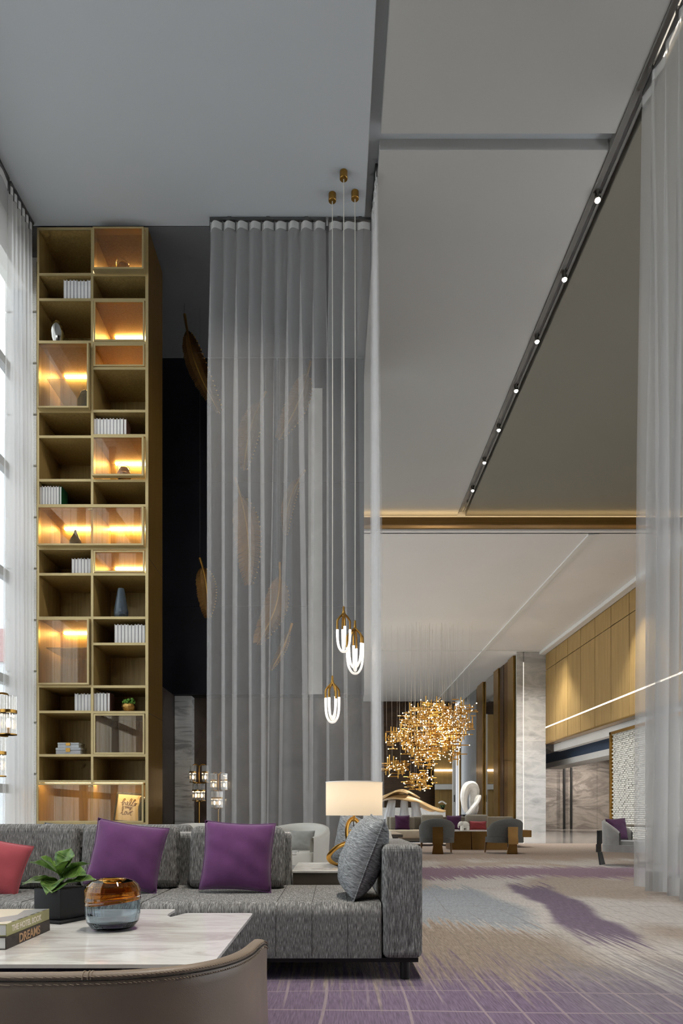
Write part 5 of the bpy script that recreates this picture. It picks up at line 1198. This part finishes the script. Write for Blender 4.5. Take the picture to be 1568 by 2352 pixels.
# white loop sculpture on plinth
Yw = 30.0
ls = thing('loop_sculpture', (pX(1081, Yw), Yw, 0), 'glossy white knotted loop sculpture behind the far sofa', 'sculpture')
MB().box(pX(1060, Yw), pX(1100, Yw), Yw-0.3, Yw+0.3, 0, pZ(1871, Yw)).build('plinth', 'black_ceramic', ls)
W3 = lambda x, y, dy=0: Vector((pX(x, Yw), Yw+dy, pZ(y, Yw)))
lp_ = smooth_path([W3(1072, 1866), W3(1066, 1850, -0.05), W3(1065, 1828, -0.05), W3(1072, 1810, 0), W3(1083, 1807, 0.05), W3(1090, 1820, 0.12), W3(1088, 1842, 0.2), W3(1087, 1862, 0.15), W3(1090, 1869, 0.1), W3(1094, 1855, 0.0), W3(1092, 1838, -0.1), W3(1098, 1830, -0.12), W3(1093, 1842, -0.2), W3(1082, 1856, -0.25), W3(1074, 1868, -0.15)], 6, True)
n_ = len(lp_); MB().tube(lp_, [0.095+0.14*max(0, math.cos((i/n_-0.24)*2*math.pi))**1.5 for i in range(n_)], 10, True, flat=(0.9, 1.2)).build('loop', 'white_gloss', ls, sharp=None)
pls = thing('added_downlight', (9.2, 28.5, ZF), 'added downlight brightening the grey marble pilaster', 'downlight')  # lamp added to brighten the pilaster
MB().lathe([(0.05, -0.004), (0.065, -0.006), (0.065, 0.0), (0.05, 0.0)], (9.2, 28.5, ZF), 16).build('ring', 'white_trim', pls)
spot_light('fill_beam', (9.2, 28.5, ZF-0.03), (9.3, YP, 3.2), 1500, (1, 0.96, 0.9), 1.15, 1.0, 0.08, pls)
# ------------------------------------------------------------------ grid chandeliers
Yk = 28.0; kk = Yk/FP
def grid_chandelier(name, label, blobs, nbar, seed, step=6.0):
    rnd = random.Random(seed); xc = sum(b[0] for b in blobs)/len(blobs); yt = min(b[1]-b[3] for b in blobs)
    o = thing(name, (pX(xc, Yk), Yk, pZ(yt, Yk)), label, 'chandelier', 'brass grid chandeliers')
    bars, bulbs, wires = MB(), MB(), MB()
    tot = sum(b[2]*b[3] for b in blobs)
    for (bx_, by_, rx, ry) in blobs:
        n = int(nbar*rx*ry/tot)
        for i in range(n):
            a = rnd.uniform(0, 6.283); r_ = math.sqrt(rnd.random())
            x = round((bx_+rx*r_*math.cos(a))/step)*step; y = round((by_+ry*r_*math.sin(a))/step)*step; d = rnd.choice((-0.8, -0.4, 0, 0.4, 0.8))
            p = Vector((pX(x, Yk), Yk+d, pZ(y, Yk))); q = rnd.random(); Ln = rnd.uniform(10, 26)*kk
            if q < 0.5: v = Vector((Ln/2, 0, 0))
            elif q < 0.85: v = Vector((0, 0, Ln/2))
            else: v = Vector((0, 0.4, 0))
            bars.tube([p-v, p+v], 0.020, 4)
            for s_ in (-1, 1):
                if rnd.random() < 0.26: bulbs.ball(p+v*s_, 0.024, 6, 4)
        for i in range(max(3, int(rx/7))):
            x = bx_+rx*rnd.uniform(-0.9, 0.9); wires.tube([(pX(x, Yk), Yk+rnd.uniform(-0.6, 0.6), pZ(by_, Yk)), (pX(x, Yk), Yk+rnd.uniform(-0.6, 0.6), ZF)], 0.004, 3)
    for nm, mb, mt in (('brass_rods', bars, 'brass'), ('bulbs', bulbs, 'bulb_small'), ('wires', wires, 'cord_white')):
        mb.build(nm, mt, o, sharp=None)['kind'] = 'stuff'
    return o
g_ = grid_chandelier('grid_chandelier', 'huge cloud shaped brass grid chandelier full of tiny bulbs', [(1010, 1640, 80, 30), (1050, 1665, 40, 30), (985, 1672, 70, 34), (930, 1700, 48, 24), (985, 1712, 62, 24), (1045, 1712, 12, 40), (978, 1740, 28, 24)], 1000, 1)
point_light('chandelier_light', (pX(1000, Yk), Yk, pZ(1690, Yk)), 260, (1, 0.88, 0.68), 0.8, g_)
grid_chandelier('grid_chandelier', 'small brass grid chandelier cluster nearest the curtain edge', [(906, 1763, 26, 17)], 70, 2)
grid_chandelier('grid_chandelier', 'small brass grid chandelier cluster hanging lowest above the glass sculpture', [(962, 1794, 30, 22)], 90, 3)
# downlights added to brighten the far hall
for i, (x_, y_) in enumerate(((3.5, 22), (6.0, 24), (9.0, 22), (3.5, 30), (6.2, 34), (8.6, 29.6))):
    o = thing('added_downlight', (x_, y_, ZF), 'small added downlight set in the white far hall ceiling', 'downlight', 'added far hall downlights')
    MB().lathe([(0.05, -0.004), (0.065, -0.006), (0.065, 0.0), (0.05, 0.0)], (x_, y_, ZF), 16).build('ring', 'white_trim', o)
    spot_light('fill_beam', (x_, y_, ZF-0.03), (x_, y_, 0), 1500, (1, 0.98, 0.95), 1.5, 0.7, 0.05, o)
